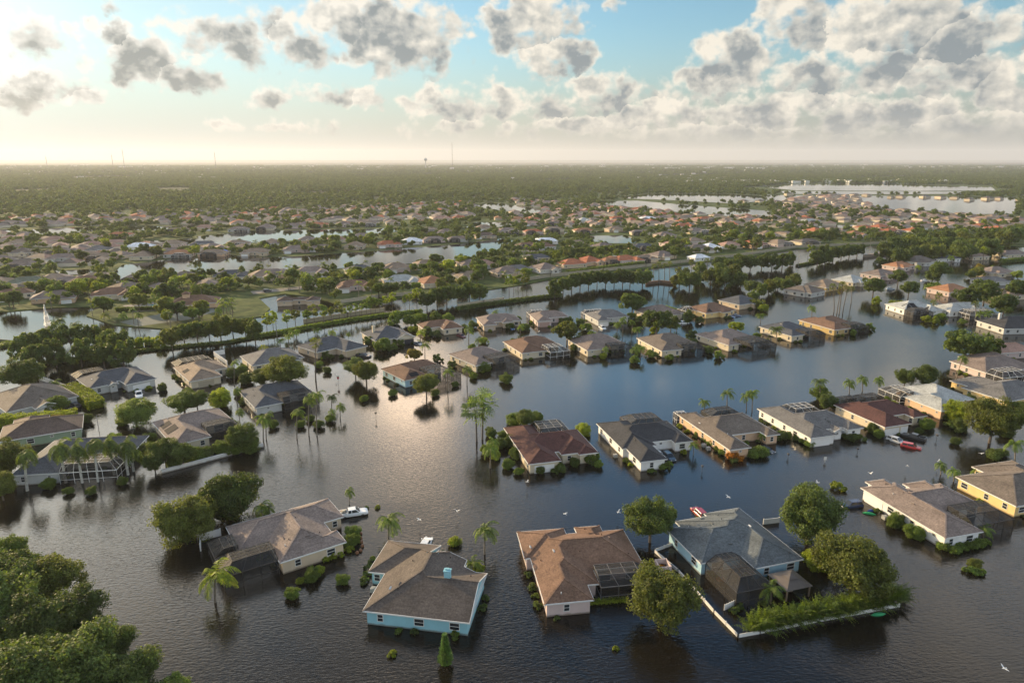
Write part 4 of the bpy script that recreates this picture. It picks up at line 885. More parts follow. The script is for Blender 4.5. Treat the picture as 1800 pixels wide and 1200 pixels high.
# slim canal trees: a thin trunk and a small crown
SLIMC = [crown_mesh('crown', 90+i, 2.0, 2.6, 12, 420, .42, zlow=-.9) for i in range(3)]
_t = MB(); _t.tube([(0,0,-.8),(.05,0,3),(0,.05,6.5)], [.13,.1,.05], 6); SLIMT = _t.mesh('trunk', M_BARK)
sl_ = [(470,588),(481,585),(506,583),(520,580),(540,578),(553,574),(570,572),(584,570),(597,568),(606,566),(617,564),(626,561),(636,560),(645,558),(652,556),(660,553),(668,551),(678,549),(690,546),(712,545),(720,543),(733,541),(895,515),(903,513),(911,512),(919,510),(926,509),(1420,452),(1428,450)]
for i, (x, y) in enumerate(sl_):
    p = W(x, y); o = empty('slim_tree', (p.x, p.y, 0), rnd.uniform(0, 6)); s = rnd.uniform(.8, 1.15)
    c = link(rnd.choice(SLIMC), 'crown', o, (0, 0, 6.2), 0, LEAFT[rnd.choice('gyol')]); c.scale = (s*rnd.uniform(.8,1.1),)*2+(s,)
    link(SLIMT, 'trunk', o, color=BARKC); o.scale = (s,)*3
    tag(o, f"slim young tree, {ORD[i]} from the left along the low canal hedge", 'tree', 'slim trees along the canal hedge')
# ------------------------------------------------------------------ palms
def feather(seed, nf=17, L=3.0, droop=1.0, nl=15, wind=.5):
    R = random.Random(seed); V = []; F = []
    def q(a, b, c, d):
        k = len(V); V.extend([a, b, c, d]); F.append((k, k+1, k+2, k+3))
    for i in range(nf):
        az = 2*math.pi*i*0.381966*1.0+R.uniform(-.2, .2); e = R.uniform(-.15, 1.2); Ls = L*R.uniform(.8, 1.08); seg = nl
        p = Vector((0, 0, 0)); dirv = Vector((math.cos(az)*math.cos(e), math.sin(az)*math.cos(e), math.sin(e))); side = Vector((-math.sin(az), math.cos(az), 0))
        for s in range(seg):
            t = s/seg; nd = (dirv+Vector((wind*.06, -wind*.03, -.135*droop*(1+t)))).normalized(); p2 = p+nd*(Ls/seg)
            wv = side*.035; q(p-wv, p+wv, p2+wv, p2-wv)
            ll = L*.30*math.sin(math.pi*min(1, .18+t*.86))**.7
            for sg in (-1, 1):
                tip = p+side*sg*ll*.6+nd*ll*.42+Vector((0, 0, -ll*R.uniform(.3, .6)))
                w = nd*(Ls/seg*.8); q(p, p+w, tip+w*.25, tip)
            p = p2; dirv = nd
    return np_mesh('crown', np.array([tuple(v) for v in V]), np.array(F), M_FROND)
def fan(seed, nf=26, L=1.15, fr=.85):
    R = random.Random(seed); V = []; F = []
    for i in range(nf):
        az = 2*math.pi*i*.381966; e = R.uniform(-.9, 1.3); d = Vector((math.cos(az)*math.cos(e), math.sin(az)*math.cos(e), math.sin(e))); s = Vector((-math.sin(az), math.cos(az), 0)); c = d*L*R.uniform(.8, 1.1)
        k = len(V); V += [Vector((0,0,0)), c+s*.03, c-s*.03, Vector((0,0,-.03))]; F.append((k, k+1, k+2, k+3))
        nrm = d.cross(s)
        for j in range(9):
            a = -1.9+3.8*j/8; u = d*math.cos(a)+s*math.sin(a); u2 = d*math.cos(a+.2)+s*math.sin(a+.2); um = d*math.cos(a+.1)+s*math.sin(a+.1)
            k = len(V); V += [c, c+u*fr*.7+nrm*.04, c+um*fr*R.uniform(.95, 1.1)+Vector((0,0,-.18*fr)), c+u2*fr*.7-nrm*.04]; F.append((k, k+1, k+2, k+3))
    return np_mesh('crown', np.array([tuple(v) for v in V]), np.array(F), M_FROND)
PF = [feather(1, 15, 3.2, .95), feather(2, 17, 3.1, 1.1), feather(3, 16, 3.0, .85)]
PR = [feather(11, 20, 3.3, 1.4, 16, .9), feather(12, 21, 3.2, 1.5, 16, .9)]
PW = [fan(21), fan(22, 30, 1.0, .75)]
PS = [fan(25, 30, 1.5, 1.15)]
PLOW = [feather(5, 11, 3.0, 1.1, 7), feather(6, 12, 2.8, 1.3, 7)]
def ptrunk(r0, r1, curve=.3, bulge=0):
    b = MB(); n = 8; pts = [(curve*(i/(n-1))**2, 0, -.05+(1.05)*i/(n-1)) for i in range(n)]
    return pts, [r0+(r1-r0)*i/(n-1)+(bulge*math.sin(math.pi*i/(n-1))) for i in range(n)]
def palm(bx, by, ty, typ='f', rm=1.0, tone=None, what=None, tx=None, base=None, lean=None):
    p = W(bx, by) if base is None else base
    v = (ty-600)/FP
    # height of the crown centre above the water, on the ray at the same forward distance
    dep = p.y/(cPI-v*sPI); h = CH-dep*(sPI+v*cPI)
    h = max(1.2, h); tx = tx if tx is not None else bx
    dx = (tx-900)/FP*dep-p.x; dx = max(-.35*h, min(.35*h, dx))
    o = empty({'f':'palm_tree','r':'royal_palm','w':'fan_palm','s':'silver_palm'}[typ], (p.x, p.y, p.z))
    hh = h-p.z; col = {'f': (.2,.17,.13), 'r': (.5,.48,.42), 'w': (.16,.13,.1), 's': (.13,.11,.09)}[typ]; r = {'f': .17, 'r': .26, 'w': .19, 's': .2}[typ]*min(1.2, rm+.1)
    b = MB(); n = 8; b.tube([(dx*(i/(n-1))**1.6, 0, -.8+(hh+.8)*i/(n-1)) for i in range(n)], [r*1.25]+[r*(1.05-.4*i/(n-1)) for i in range(1, n)], 8)
    if typ == 'w': b.tube([(dx*.96, 0, hh-1.1), (dx, 0, hh-.1)], [.2, .42], 8)
    b.build('trunk', M_BARK, o, color=col)
    if typ == 'r':
        s = MB(); s.tube([(dx*.97, 0, hh-1.0), (dx, 0, hh+.1)], [.2, .1], 8); s.build('crownshaft', M_FROND, o, color=(1,1,.8))
    cm = {'f': PF, 'r': PR, 'w': PW, 's': PS}[typ]
    t = {'f': 'm', 'r': 'm', 'w': 'o', 's': 's'}[typ] if tone is None else tone
    rs = rm*1.25 if typ in 'fr' else rm*1.1
    c = link(rnd.choice(cm), 'crown', o, (dx, 0, hh), rnd.uniform(-.8, .8), LEAFT[t]); c.scale = (rs,)*3
    if what: tag(o, what, 'palm')
    else: VEG.append((o, {'f': 'feathery palm', 'r': 'white-trunked royal palm', 'w': 'fan palm', 's': 'silvery palm'}[typ], 'palm', bx, (p.x, p.y)))
    return o
palm(683, 948, 913, 'f', 1.05, 'g', 'bushy low palm in water beside the white pickup')
palm(852, 973, 930, 'f', .95, 'g', 'slender palm in water between the turquoise and pink-walled houses')
palm(614, 886, 862, 'f', .5, 'g', 'small palm in open water behind the white pickup')
palm(378, 1058, 1010, 'f', 1.25, 'y', 'drooping yellow-green palm at the corner of the dark pool cage')
palm(460, 903, 889, 'f', .8, 'g'); palm(472, 903, 892, 'f', .6, 'g')
palm(838, 776, 722, 's', 1.6, None, 'front silvery palm of a pair in the open water', tx=836); palm(848, 772, 708, 's', 1.6, None, 'back silvery palm of a pair in the open water', tx=850)
for q in [(862,822,788,'f',.9,'g'),(866,806,775,'f',.7,'g'),(1238,721,705,'f',.75,'g'),(1278,714,690,'f',.85,'g'),(1312,722,695,'f',.8,'g'),(1322,724,689,'f',.8,'g'),(1441,706,669,'f',.9,'m'),
          (1493,692,671,'f',.8,'g'),(1516,688,665,'f',.8,'g'),(1545,688,666,'f',.75,'g'),(1784,812,778,'f',.9,'g'),(1654,834,816,'f',.6,'g'),(1677,846,828,'f',.65,'g'),(1720,840,824,'f',.65,'g'),(1219,800,781,'f',.55,'g'),(1339,778,764,'f',.5,'g'),
          (543,765,699,'f',.8,'g'),(557,765,693,'f',.8,'g'),(522,771,723,'f',.75,'g'),(598,735,713,'f',.65,'g'),(463,775,735,'f',.9,'g'),(468,772,730,'f',.8,'m'),(583,717,697,'f',.7,'m'),
          (555,669,603,'w',1.1,'o'),(463,637,613,'w',1.1,'o'),(412,677,637,'f',.6,'g'),(416,706,684,'f',.55,'g'),(421,738,722,'f',.6,'g'),
          (747,632,606,'f',.8,'g'),(787,688,652,'f',.75,'g'),(821,677,647,'f',.75,'g'),(824,602,577,'f',.9,'g'),(841,608,597,'f',.8,'g'),(739,594,583,'f',.8,'y'),
          (1120,599,577,'f',.8,'g'),(1085,582,569,'f',.8,'g'),(1095,584,560,'f',.8,'g'),(1111,586,564,'f',.8,'g'),(1189,582,571,'f',.8,'g'),(1115,630,614,'f',.8,'g'),(1126,630,611,'f',.8,'g'),(1064,628,612,'f',.6,'g'),(1045,560,551,'f',.7,'g'),
          (1365,604,577,'f',1.1,'m'),(1427,556,540,'f',.9,'g'),(1337,567,553,'f',.8,'g'),(1715,564,535,'w',1.0,'o'),(1723,568,550,'f',.8,'g'),(1737,569,549,'f',.8,'g'),(1641,552,532,'w',.9,'o'),(1651,549,520,'w',1.1,'o'),
          (1631,513,502,'f',.9,'g'),(1643,511,498,'f',1,'g'),(1650,514,500,'f',.9,'g'),(1672,463,451,'f',1,'y'),(1614,476,468,'f',.9,'y'),(1728,462,438,'w',1.4,'y'),
          (507,611,589,'f',.75,'g'),(517,611,582,'f',.85,'g'),(493,611,597,'f',.7,'g'),(583,592,583,'f',.8,'y'),(557,588,578,'f',.8,'g'),(612,598,586,'f',.5,'g'),
          (97,592,566,'f',.8,'m'),(105,592,562,'f',.9,'m'),(130,592,570,'f',.85,'m'),(183,566,552,'f',.9,'o'),(215,566,552,'f',.9,'g'),(243,575,552,'f',.9,'g'),(258,546,527,'f',.8,'g'),(266,545,525,'f',.8,'g'),(272,544,524,'f',.8,'g'),
          (383,560,543,'f',.8,'g'),(1149,497,468,'w',1.1,'o'),(1158,498,465,'w',1.1,'o'),(1168,498,467,'w',1.1,'o'),(1177,498,464,'w',1.1,'o'),(1215,480,461,'w',1.1,'o'),(1232,490,463,'w',1.1,'o'),(1243,475,458,'w',1.1,'o'),
          (300,560,545,'f',.7,'g'),(95,690,672,'f',.7,'g'),(45,725,712,'f',.7,'g'),(583,740,722,'f',.5,'g'),(870,560,548,'f',.7,'g'),(915,585,574,'f',.7,'g'),(1310,600,592,'f',.5,'g'),(775,1003,985,'f',.7,'g'),(830,1012,990,'f',.7,'g'),(1355,1060,1035,'f',.8,'g'),(1728,945,930,'f',.7,'g')]:
    palm(*q[:3], q[3], q[4], q[5])
palm(1466,549,503,'w',1.0,'o','leftmost of the tall leaning palms in the flooded bay', tx=1464); palm(1471,551,511,'w',1.0,'b','brownish palm, second of the tall leaning palms in the flooded bay', tx=1478); palm(1475,552,500,'w',1.1,'o','tall palm in the middle of the leaning clump', tx=1481)
palm(1481,552,508,'w',1.0,'o','most strongly leaning palm of the tall clump in the flooded bay', tx=1490); palm(1496,534,507,'w',.9,'o','shorter palm just behind the leaning clump', tx=1498)
palm(1680, 668, 628, 'f', .75, 'g', 'pale-trunked leaning palm beside the slate-roofed yellow house', tx=1693)
for q in [(48,862,796,44),(116,848,785,104),(145,848,787,134),(173,846,777,164),(201,834,777,191),(225,834,780,221),(235,828,792,230),(18,832,800,12)]:
    palm(q[0], q[1], q[2], 'r', 1.05, 'm', tx=q[3])
# conifer beside the turquoise house
def conifer(x, y):
    p = W(x, y); o = empty('conifer', (p.x, p.y, 0)); g = np.random.default_rng(3); n = 2600
    z = g.uniform(.1, 1, n)**1.1*5.2; a = g.uniform(0, 6.28, n); lay = .75+.25*np.sin(z*9); r = (1-z/5.6)*1.25*lay*g.uniform(.3, 1, n)**.5
    c = np.stack([np.cos(a)*r, np.sin(a)*r, z], 1); d = np.stack([np.cos(a), np.sin(a), g.uniform(-.2, .5, n)], 1); t = np.stack([-np.sin(a), np.cos(a), 0*a], 1); s = .2
    v = np.stack([c-t*s*.5, c+d*s*1.5-t*.03, c+d*s*1.5+t*.03, c+t*s*.5], 1).reshape(-1, 3)
    link(np_mesh('crown', v, np.arange(n*4).reshape(-1, 4), M_LEAF), 'crown', o, color=(1, 1.3, 1))
    b = MB(); b.tube([(0,0,-.8),(0,0,4.5)], [.1,.03], 6); b.build('trunk', M_BARK, o, color=BARKC)
    tag(o, 'narrow upright conifer in water in front of the turquoise house', 'tree')
conifer(783, 1168)
# ------------------------------------------------------------------ shrubs and hedges
BUSHN = [crown_mesh('shrub', 120+i, 1, .85, 16, 1100, .15, zlow=-.2, spread=.6, br=(.22, .5)) for i in range(3)]
BUSHT = crown_mesh('clipped_shrub', 130, 1, .75, 26, 2600, .10, zlow=-.1, spread=.42, br=(.5, .56))
def shrub(x, y, rp, tone='g', tidy=False, what=None, w=None, lift=.35):
    p = W(x, y) if w is None else w; R = rp*(CH/(sPI+(y-600)/FP*cPI))/FP if w is None else rp
    o = link(BUSHT if tidy else rnd.choice(BUSHN), 'shrub', None, (p.x, p.y, p.z+R*lift), rnd.uniform(0, 6), LEAFT[tone]); o.scale = (R, R, R*rnd.uniform(.85, 1.05))
    if what: tag(o, what, 'shrub')
    else: VEG.append((o, ('clipped ' if tidy else 'loose ')+TONEW[tone]+' shrub', 'shrub', x if w is None else proj(p.x, p.y)[0], (p.x, p.y)))
    return o
shrub(800, 956, 11.5, 'y', True, 'clipped round yellow-green shrub alone in the water by the turquoise house')
shrub(1471, 858, 12, 'y', False, 'bright shrub alone in the water beside the big round tree')
shrub(1374, 771, 13, 'm', True, 'large clipped round bush beside the flooded dark car')
for q in [(688,1152,8,'y',0),(1083,1141,6,'y',0),(663,893,5,'y',0),(645,893,4,'g',0),(1288,806,13,'O',0),(1300,800,10,'O',0),(1336,800,14,'g',1),(1322,803,11,'g',1),(1250,782,9,'g',0),(1262,791,8,'g',1),(1272,798,9,'g',1),(1240,775,8,'g',0),(1228,765,8,'g',0),
          (1400,772,8,'g',1),(1412,778,8,'g',1),(1423,783,9,'g',1),(1496,773,10,'m',1),(1508,772,10,'m',0),(1485,770,7,'m',0),(1628,938,8,'g',1),(1640,946,9,'g',1),(1652,954,9,'g',1),(1659,964,12,'g',1),(1675,970,10,'g',1),(1690,965,10,'g',0),(1704,963,10,'g',1),(1719,958,11,'g',1),(1729,955,8,'g',0),
          (1708,1006,11,'g',0),(1722,1008,9,'g',0),(1714,998,9,'o',0),(702,1110,7,'g',0),(800,1118,9,'g',0),(1133,820,7,'g',0),(1168,824,10,'g',0),(1176,818,7,'g',0),(585,980,9,'y',0),(597,975,8,'y',0),(612,968,8,'y',0),(572,985,8,'y',0),
          (640,1022,9,'m',0),(645,1010,8,'m',0),(650,998,8,'m',0),(655,985,7,'m',0),(1290,1075,9,'d',0),(1300,1068,8,'m',0),(1340,1062,8,'m',0),(1265,1020,7,'r',0),(1258,1012,8,'m',0),(1245,1008,7,'y',0),(1710,845,9,'g',0),(1760,800,11,'m',1),(1747,806,11,'m',1),(1160,1000,8,'O',0),(1171,1010,8,'O',0),
          (1745,800,10,'m',1),(1500,712,8,'y',0),(1560,705,8,'y',0),(1570,712,8,'y',0),(1595,700,9,'y',0),(1660,735,11,'m',0),(1672,750,9,'m',0),(1690,760,8,'m',0),(1395,738,7,'g',0),(1240,742,7,'g',0),(1255,752,8,'g',0),(1265,760,8,'g',0)]:
    shrub(q[0], q[1], q[2], q[3], bool(q[4]))
NSH = [0]
# foundation planting round the flooded houses
for h in [o for o in list(COL.objects) if o.name.split('.')[0] == 'house' and o.parent is None and o.location.y < 400]:
    wl = [c for c in h.children if c.name.startswith('wall')][0]; n = 0
    mw = Matrix.Translation(h.location) @ Matrix.Rotation(h.rotation_euler[2], 4, 'Z')
    for poly in wl.data.polygons:
        vs = [wl.data.vertices[i].co for i in poly.vertices]
        if min(v.z for v in vs) > -.5: continue
        a = mw @ vs[0]; b_ = mw @ vs[1]; d = (b_-a); L = d.length
        if L < 3: continue
        nrm = Vector((d.y, -d.x, 0)).normalized()
        if nrm.dot(Vector((-a.x, -a.y, 0))) < 0: continue
        t = rnd.uniform(.8, 3)
        while t < L-.5 and n < 5 and NSH[0] < 175:
            if rnd.random() < .5:
                R = rnd.uniform(.45, 1.0); p = a+d*(t/L)+nrm*(R*.9+.2); px = proj(p.x, p.y)
                if -20 < px[0] < 1820:
                    NSH[0] += 1; shrub(0, 0, R, rnd.choice('gmgyd'), False, None, Vector((p.x, p.y, 0))); n += 1
            t += rnd.uniform(1.6, 4)
def hedge(name, pts, w, h, tone, label, leaf=.16, dens=55, z0=-.3, mat=None, cat='hedge', rag=.12):
    """a clipped hedge: leaf faces over a swept box, top rounded"""
    g = np.random.default_rng(abs(len(pts)*7+int(pts[0][0]))); P = [W(*p) if not isinstance(p, Vector) else p for p in pts]; V = []; core = MB()
    for a, b in zip(P[:-1], P[1:]):
        d = (b-a); L = d.length; d = d/L; s = Vector((-d.y, d.x, 0)); n = int(dens*2.2*L*(w+2*h)/2)
        core.bar((a.x, a.y, a.z+z0+h*.5-.1), (b.x, b.y, b.z+z0+h*.5-.1), w-.35, h-.3)
        t = g.uniform(-w*.3, L+w*.3, n); u = g.uniform(-(h+w/2), h+w/2, n)
        off = np.clip(u, -w/2, w/2); z = h-np.maximum(np.abs(u)-w/2, 0)
        out = np.sign(u)*(np.abs(u) > w/2); bump = 1+.08*np.sin(t*1.7+a.x)*np.cos(u*2.3)
        c = np.array([a.x, a.y, z0+a.z])[None, :]+t[:, None]*np.array(d)[None]+(off*bump)[:, None]*np.array(s)[None]+(z*bump)[:, None]*np.array([0, 0, 1.])[None]+g.normal(size=(n, 3))*rag
        nn = out[:, None]*np.array(s)[None]+(1-np.abs(out))[:, None]*np.array([0, 0, 1.])[None]+g.normal(size=(n, 3))*.6; nn /= np.linalg.norm(nn, axis=1)[:, None]
        tt = np.cross(nn, g.normal(size=(n, 3))); tt /= np.linalg.norm(tt, axis=1)[:, None]; bb = np.cross(nn, tt); sc = (leaf*g.uniform(.6, 1.3, n))[:, None]
        V.append(np.stack([c+tt*sc, c+bb*sc*.6, c-tt*sc, c-bb*sc*.6], 1).reshape(-1, 3))
    V = np.concatenate(V); kq = len(V); V = np.concatenate([V, np.array(core.v)]); Q = np.concatenate([np.arange(kq).reshape(-1, 4), np.array(core.f)+kq]); o = link(np_mesh(name, V, Q, M_LEAF), name, color=LEAFT[tone]); tag(o, label, cat); return o
hedge('hedge', [(-40, 750), (60, 745), (128, 738)], 3.4, 3.0, 'y', 'long thick clipped hedge above the green-walled house', dens=60)
hedge('hedge', [(125, 690), (150, 702), (170, 718)], 4.2, 3.0, 'y', 'short thick clipped hedge beside the house with the white pickup', dens=60)
# strips of low hedge along the canal
hedge('hedge', [(70, 640), (117, 636), (180, 628), (240, 619)], 1.4, 1.4, 'd', 'low hedge at the foot of the dark tree row on the left', .3, 16)
hedge('hedge', [(240, 619), (330, 609), (400, 603), (456, 592)], 1.4, 1.2, 'd', 'low hedge at the foot of the second dark row', .3, 16)
hedge('hedge', [(456, 592), (500, 585), (539, 577), (611, 565), (675, 556), (740, 549)], 2.0, 1.6, 'g', 'low canal hedge beneath the slim trees', .32, 18)
hedge('hedge', [(805, 545), (850, 538), (900, 531), (940, 526), (985, 521)], 2.2, 1.8, 'm', 'low hedge at the canal bend, running to the dark island row', .34, 18)
hedge('hedge', [(1402, 468), (1443, 460), (1458, 455)], 2.0, 1.5, 'm', 'short hedge strip left of the island row in the right canal', .36, 16)
hedge('hedge', [(1170, 540), (1200, 548), (1205, 555)][:2], 1.4, 1.0, 'g', 'low hedge along the side wall of the cream house in the second row', .25, 20)
hedge('hedge', [(1590, 925), (1628, 945)], 1.2, .9, 'g', 'trimmed foundation hedge along the white house with the long tan roof', .14, 60)
hedge('hedge', [(1275, 795), (1292, 812)], 1.4, .9, 'm', 'trimmed hedge along the side of the peach-walled house', .14, 60)
hedge('hedge', [(1000, 1063), (1100, 1055)][::-1], .9, .8, 'y', 'low bright hedge below the screened patio of the pink-walled house', .12, 80)
hedge('hedge', [(930, 455), (1000, 448), (1095, 440)], 4, 4, 'd', 'tall dark hedge among the roofs beyond the canal wall', .5, 8, z0=.3)
hedge('hedge', [(1760, 462), (1800, 458), (1840, 455)], 3, 2.5, 'g', 'clipped hedge at the far corner of the cul-de-sac', .4, 10)
hedge('hedge', [(205, 548), (290, 545), (380, 538)], 1.5, 1.5, 'd', 'dark hedge round the clubhouse terrace', .35, 12, z0=.4)
hedge('hedge', [(1000, 482), (1080, 472), (1130, 466)], 3, 2.2, 'm', 'long hedge inside the canal wall before the red roofs', .4, 10, z0=.3)
hedge('hedge', [(0, 609), (22, 606)], 6, 1.4, 'm', 'grassy bank end at the left canal', .3, 16)
# arching palm hedge inside the white fence
def areca():
    R = random.Random(4); V = []; F = []; pts = [(1318, 1118), (1360, 1105), (1420, 1094), (1480, 1083), (1540, 1070), (1578, 1060)]
    P = [W(x, y-6) for x, y in pts]
    for a, b in zip(P[:-1], P[1:]):
        n = int((b-a).length*30)
        for i in range(n):
            q = a+(b-a)*((i+R.random())/n)+Vector((R.uniform(-.9, .9), R.uniform(-.9, .9), 0)); az = R.uniform(0, 6.28); e = R.uniform(.9, 1.45); L = R.uniform(2.8, 4.4)
            p = Vector((q.x, q.y, 0)); d = Vector((math.cos(az)*math.cos(e), math.sin(az)*math.cos(e), math.sin(e))); s = Vector((-math.sin(az), math.cos(az), 0))
            for k in range(8):
                d2 = (d+Vector((.02, -.02, -.10-.03*k))).normalized(); p2 = p+d2*(L/8)
                ll = .75*math.sin(math.pi*min(1, .2+k/8))
                if k > 1:
                    for sg in (-1, 1):
                        for t in (0, .5):
                            o0 = p+(p2-p)*t; tip = o0+s*sg*ll*.8+d2*ll*.5+Vector((0, 0, -.15)); m = len(V); V += [o0, o0+d2*.14, tip+d2*.05, tip]; F.append((m, m+1, m+2, m+3))
                p = p2; d = d2
    o = link(np_mesh('palm_hedge', np.array([tuple(v) for v in V]), np.array(F), M_FROND), 'palm_hedge', color=(.8, .85, .55)); tag(o, 'thick arching palm hedge along the low white fence', 'hedge')
areca()
# ------------------------------------------------------------------ walls and fences
def wall(name, pts, h, t, mat, label, cat, color=None, posts=0, z=0.0, pw=.14):
    b = MB(); P = [Vector((*W(*p)[:2], 0)) if not isinstance(p, Vector) else p for p in pts]
    for i, (a, c) in enumerate(zip(P[:-1], P[1:])):
        d = (c-a); L = d.length; M = Matrix.Translation(a) @ Matrix.Rotation(math.atan2(d.y, d.x), 4, 'Z')
        b.box(-t/2 if i else 0, -t/2, -1.4, L, t/2, z+h, M)
        if posts:
            pass
    o = b.build(name, mat, None, color=color)
    if posts:
        for (a, c) in zip(P[:-1], P[1:]):
            L = (c-a).length; n = max(1, int(L/posts))
            for i in range(n+1):
                q = a+(c-a)*(i/n); pb = MB(); pb.box(q.x-pw, q.y-pw, -1.4, q.x+pw, q.y+pw, z+h+.12); 
                pb.build('post', mat, o, color=color)
    tag(o, label, cat); return o
wall('garden_wall', [(284, 832), (375, 808), (463, 785)], .95, .45, M_WALL, 'white garden wall rising from the water behind the trees', 'wall', (.62, .6, .55))
wall('canal_wall', [(535, 569), (611, 557), (675, 548)], 1.9, .3, M_WALL, 'long cream wall behind the slim canal trees', 'wall', (.42, .35, .24), 6, .2, .28)
wall('canal_wall', [(805, 541), (850, 534), (885, 529)], 1.7, .3, M_WALL, 'cream wall section at the canal bend', 'wall', (.42, .35, .24), 6, .2, .28)
wall('canal_wall', [(900, 498), (967, 488), (1060, 478), (1135, 470), (1215, 461), (1300, 451), (1400, 436), (1517, 431), (1585, 427)], 2.0, .3, M_WALL, 'long grey-beige boundary wall along the far canal bank', 'wall', (.34, .3, .22), 9, .3, .3)
wall('canal_wall', [(600, 534), (667, 524), (733, 519)], 1.8, .3, M_WALL, 'beige wall on the bank behind the slim trees', 'wall', (.4, .35, .26), 6, .3, .28)
wall('canal_wall', [(-20, 598), (60, 606), (72, 617)], 1.0, .3, M_WALL, 'low dark bank wall by the left pond', 'wall', (.12, .13, .07))
wall('footbridge', [(1136, 500), (1160, 497), (1188, 500)], 1.6, 1.5, M_WALL, 'small brown footbridge beside the tall thin palms', 'bridge', (.2, .13, .09), 4)
wall('footbridge', [(1519, 453), (1560, 447)], 2.2, 2, M_WALL, 'beige bridge stub beside the island row in the right canal', 'bridge', (.36, .3, .24), 6)
wall('fence', [(353, 968), (353, 950), (388, 941)], 1.5, .12, M_TRIM, 'white fence corner behind the dark pool cage of the taupe house', 'fence', None, 2.2, 0, .09)
wall('fence', [(69, 667), (92, 675), (116, 684)], 1.5, .12, M_TRIM, 'white fence behind the house with the long clipped hedge', 'fence', None, 2.4, 0, .09)
wall('fence', [(400, 642), (376, 625), (395, 622)], 1.7, .14, M_TRIM, 'white fence corner between the tan house and the spreading tree', 'fence', None, 2.4, 0, .09)
wall('fence', [(1342, 921), (1369, 918)], 1.1, .1, M_TRIM, 'short white fence behind the blue-grey roofed house', 'fence', None, 2, 0, .08)
wall('fence', [(1184, 957), (1150, 970), (1192, 1005), (1255, 1077), (1297, 1120), (1336, 1113), (1440, 1092), (1580, 1066)], .6, .1, M_TRIM, 'long low white fence round the yard of the blue-grey roofed house', 'fence', None, 2.4, 0, .09)
wall('fence', [(1273, 1072), (1293, 1063)], 1.0, .1, M_TRIM, 'short white picket gate by the dark pool cage', 'fence', None, .5, 0, .05)
b = MB(); p = W(1165, 1000)
for (x0, y0, x1, y1) in ((-1.1,-1.3,1.1,-1.15),(-1.1,1.15,1.1,1.3),(-1.1,-1.15,-.95,1.15),(.95,-1.15,1.1,1.15)): b.box(x0, y0, -.5, x1, y1, 1.3)
tag(b.build('planter_box', M_WALL, None, (p.x, p.y, 0), rad(8), color=(.58,.47,.43)), 'small pink walled enclosure beside the pink-walled house', 'enclosure')
# gazebo
def gazebo(x, y, ang):
    p = W(x, y); o = empty('gazebo', (p.x, p.y, 0), rad(ang)); s = 2.2
    for sx in (-1, 1):
        for sy in (-1, 1):
            q = MB(); q.box(sx*s-.1, sy*s-.1, -.6, sx*s+.1, sy*s+.1, 2.1); q.build('post', M_METAL, o, color=(.25, .19, .14))
    r = MB()
    def hip(a, z0, t, z1):
        c = [(-a,-a,z0),(a,-a,z0),(a,a,z0),(-a,a,z0)]; u = [(-t,-t,z1),(t,-t,z1),(t,t,z1),(-t,t,z1)]
        for i in range(4): r.face([c[i], c[(i+1)%4], u[(i+1)%4], u[i]])
        r.face(u); r.face(c[::-1])
    hip(s+.35, 2.1, .8, 2.85); hip(1.0, 2.9, .05, 3.35)
    r.build('roof', M_METAL, o, color=(.12, .1, .085))
    t = MB(); t.tube([(0,0,.3),(0,0,.75)], [.7,.75], 14); t.build('table', M_METAL, o, color=(.35,.3,.25))
    tag(o, 'small dark two-tier gazebo beside the pool cage of the blue-grey roofed house', 'gazebo')
gazebo(1386, 1038, 17)
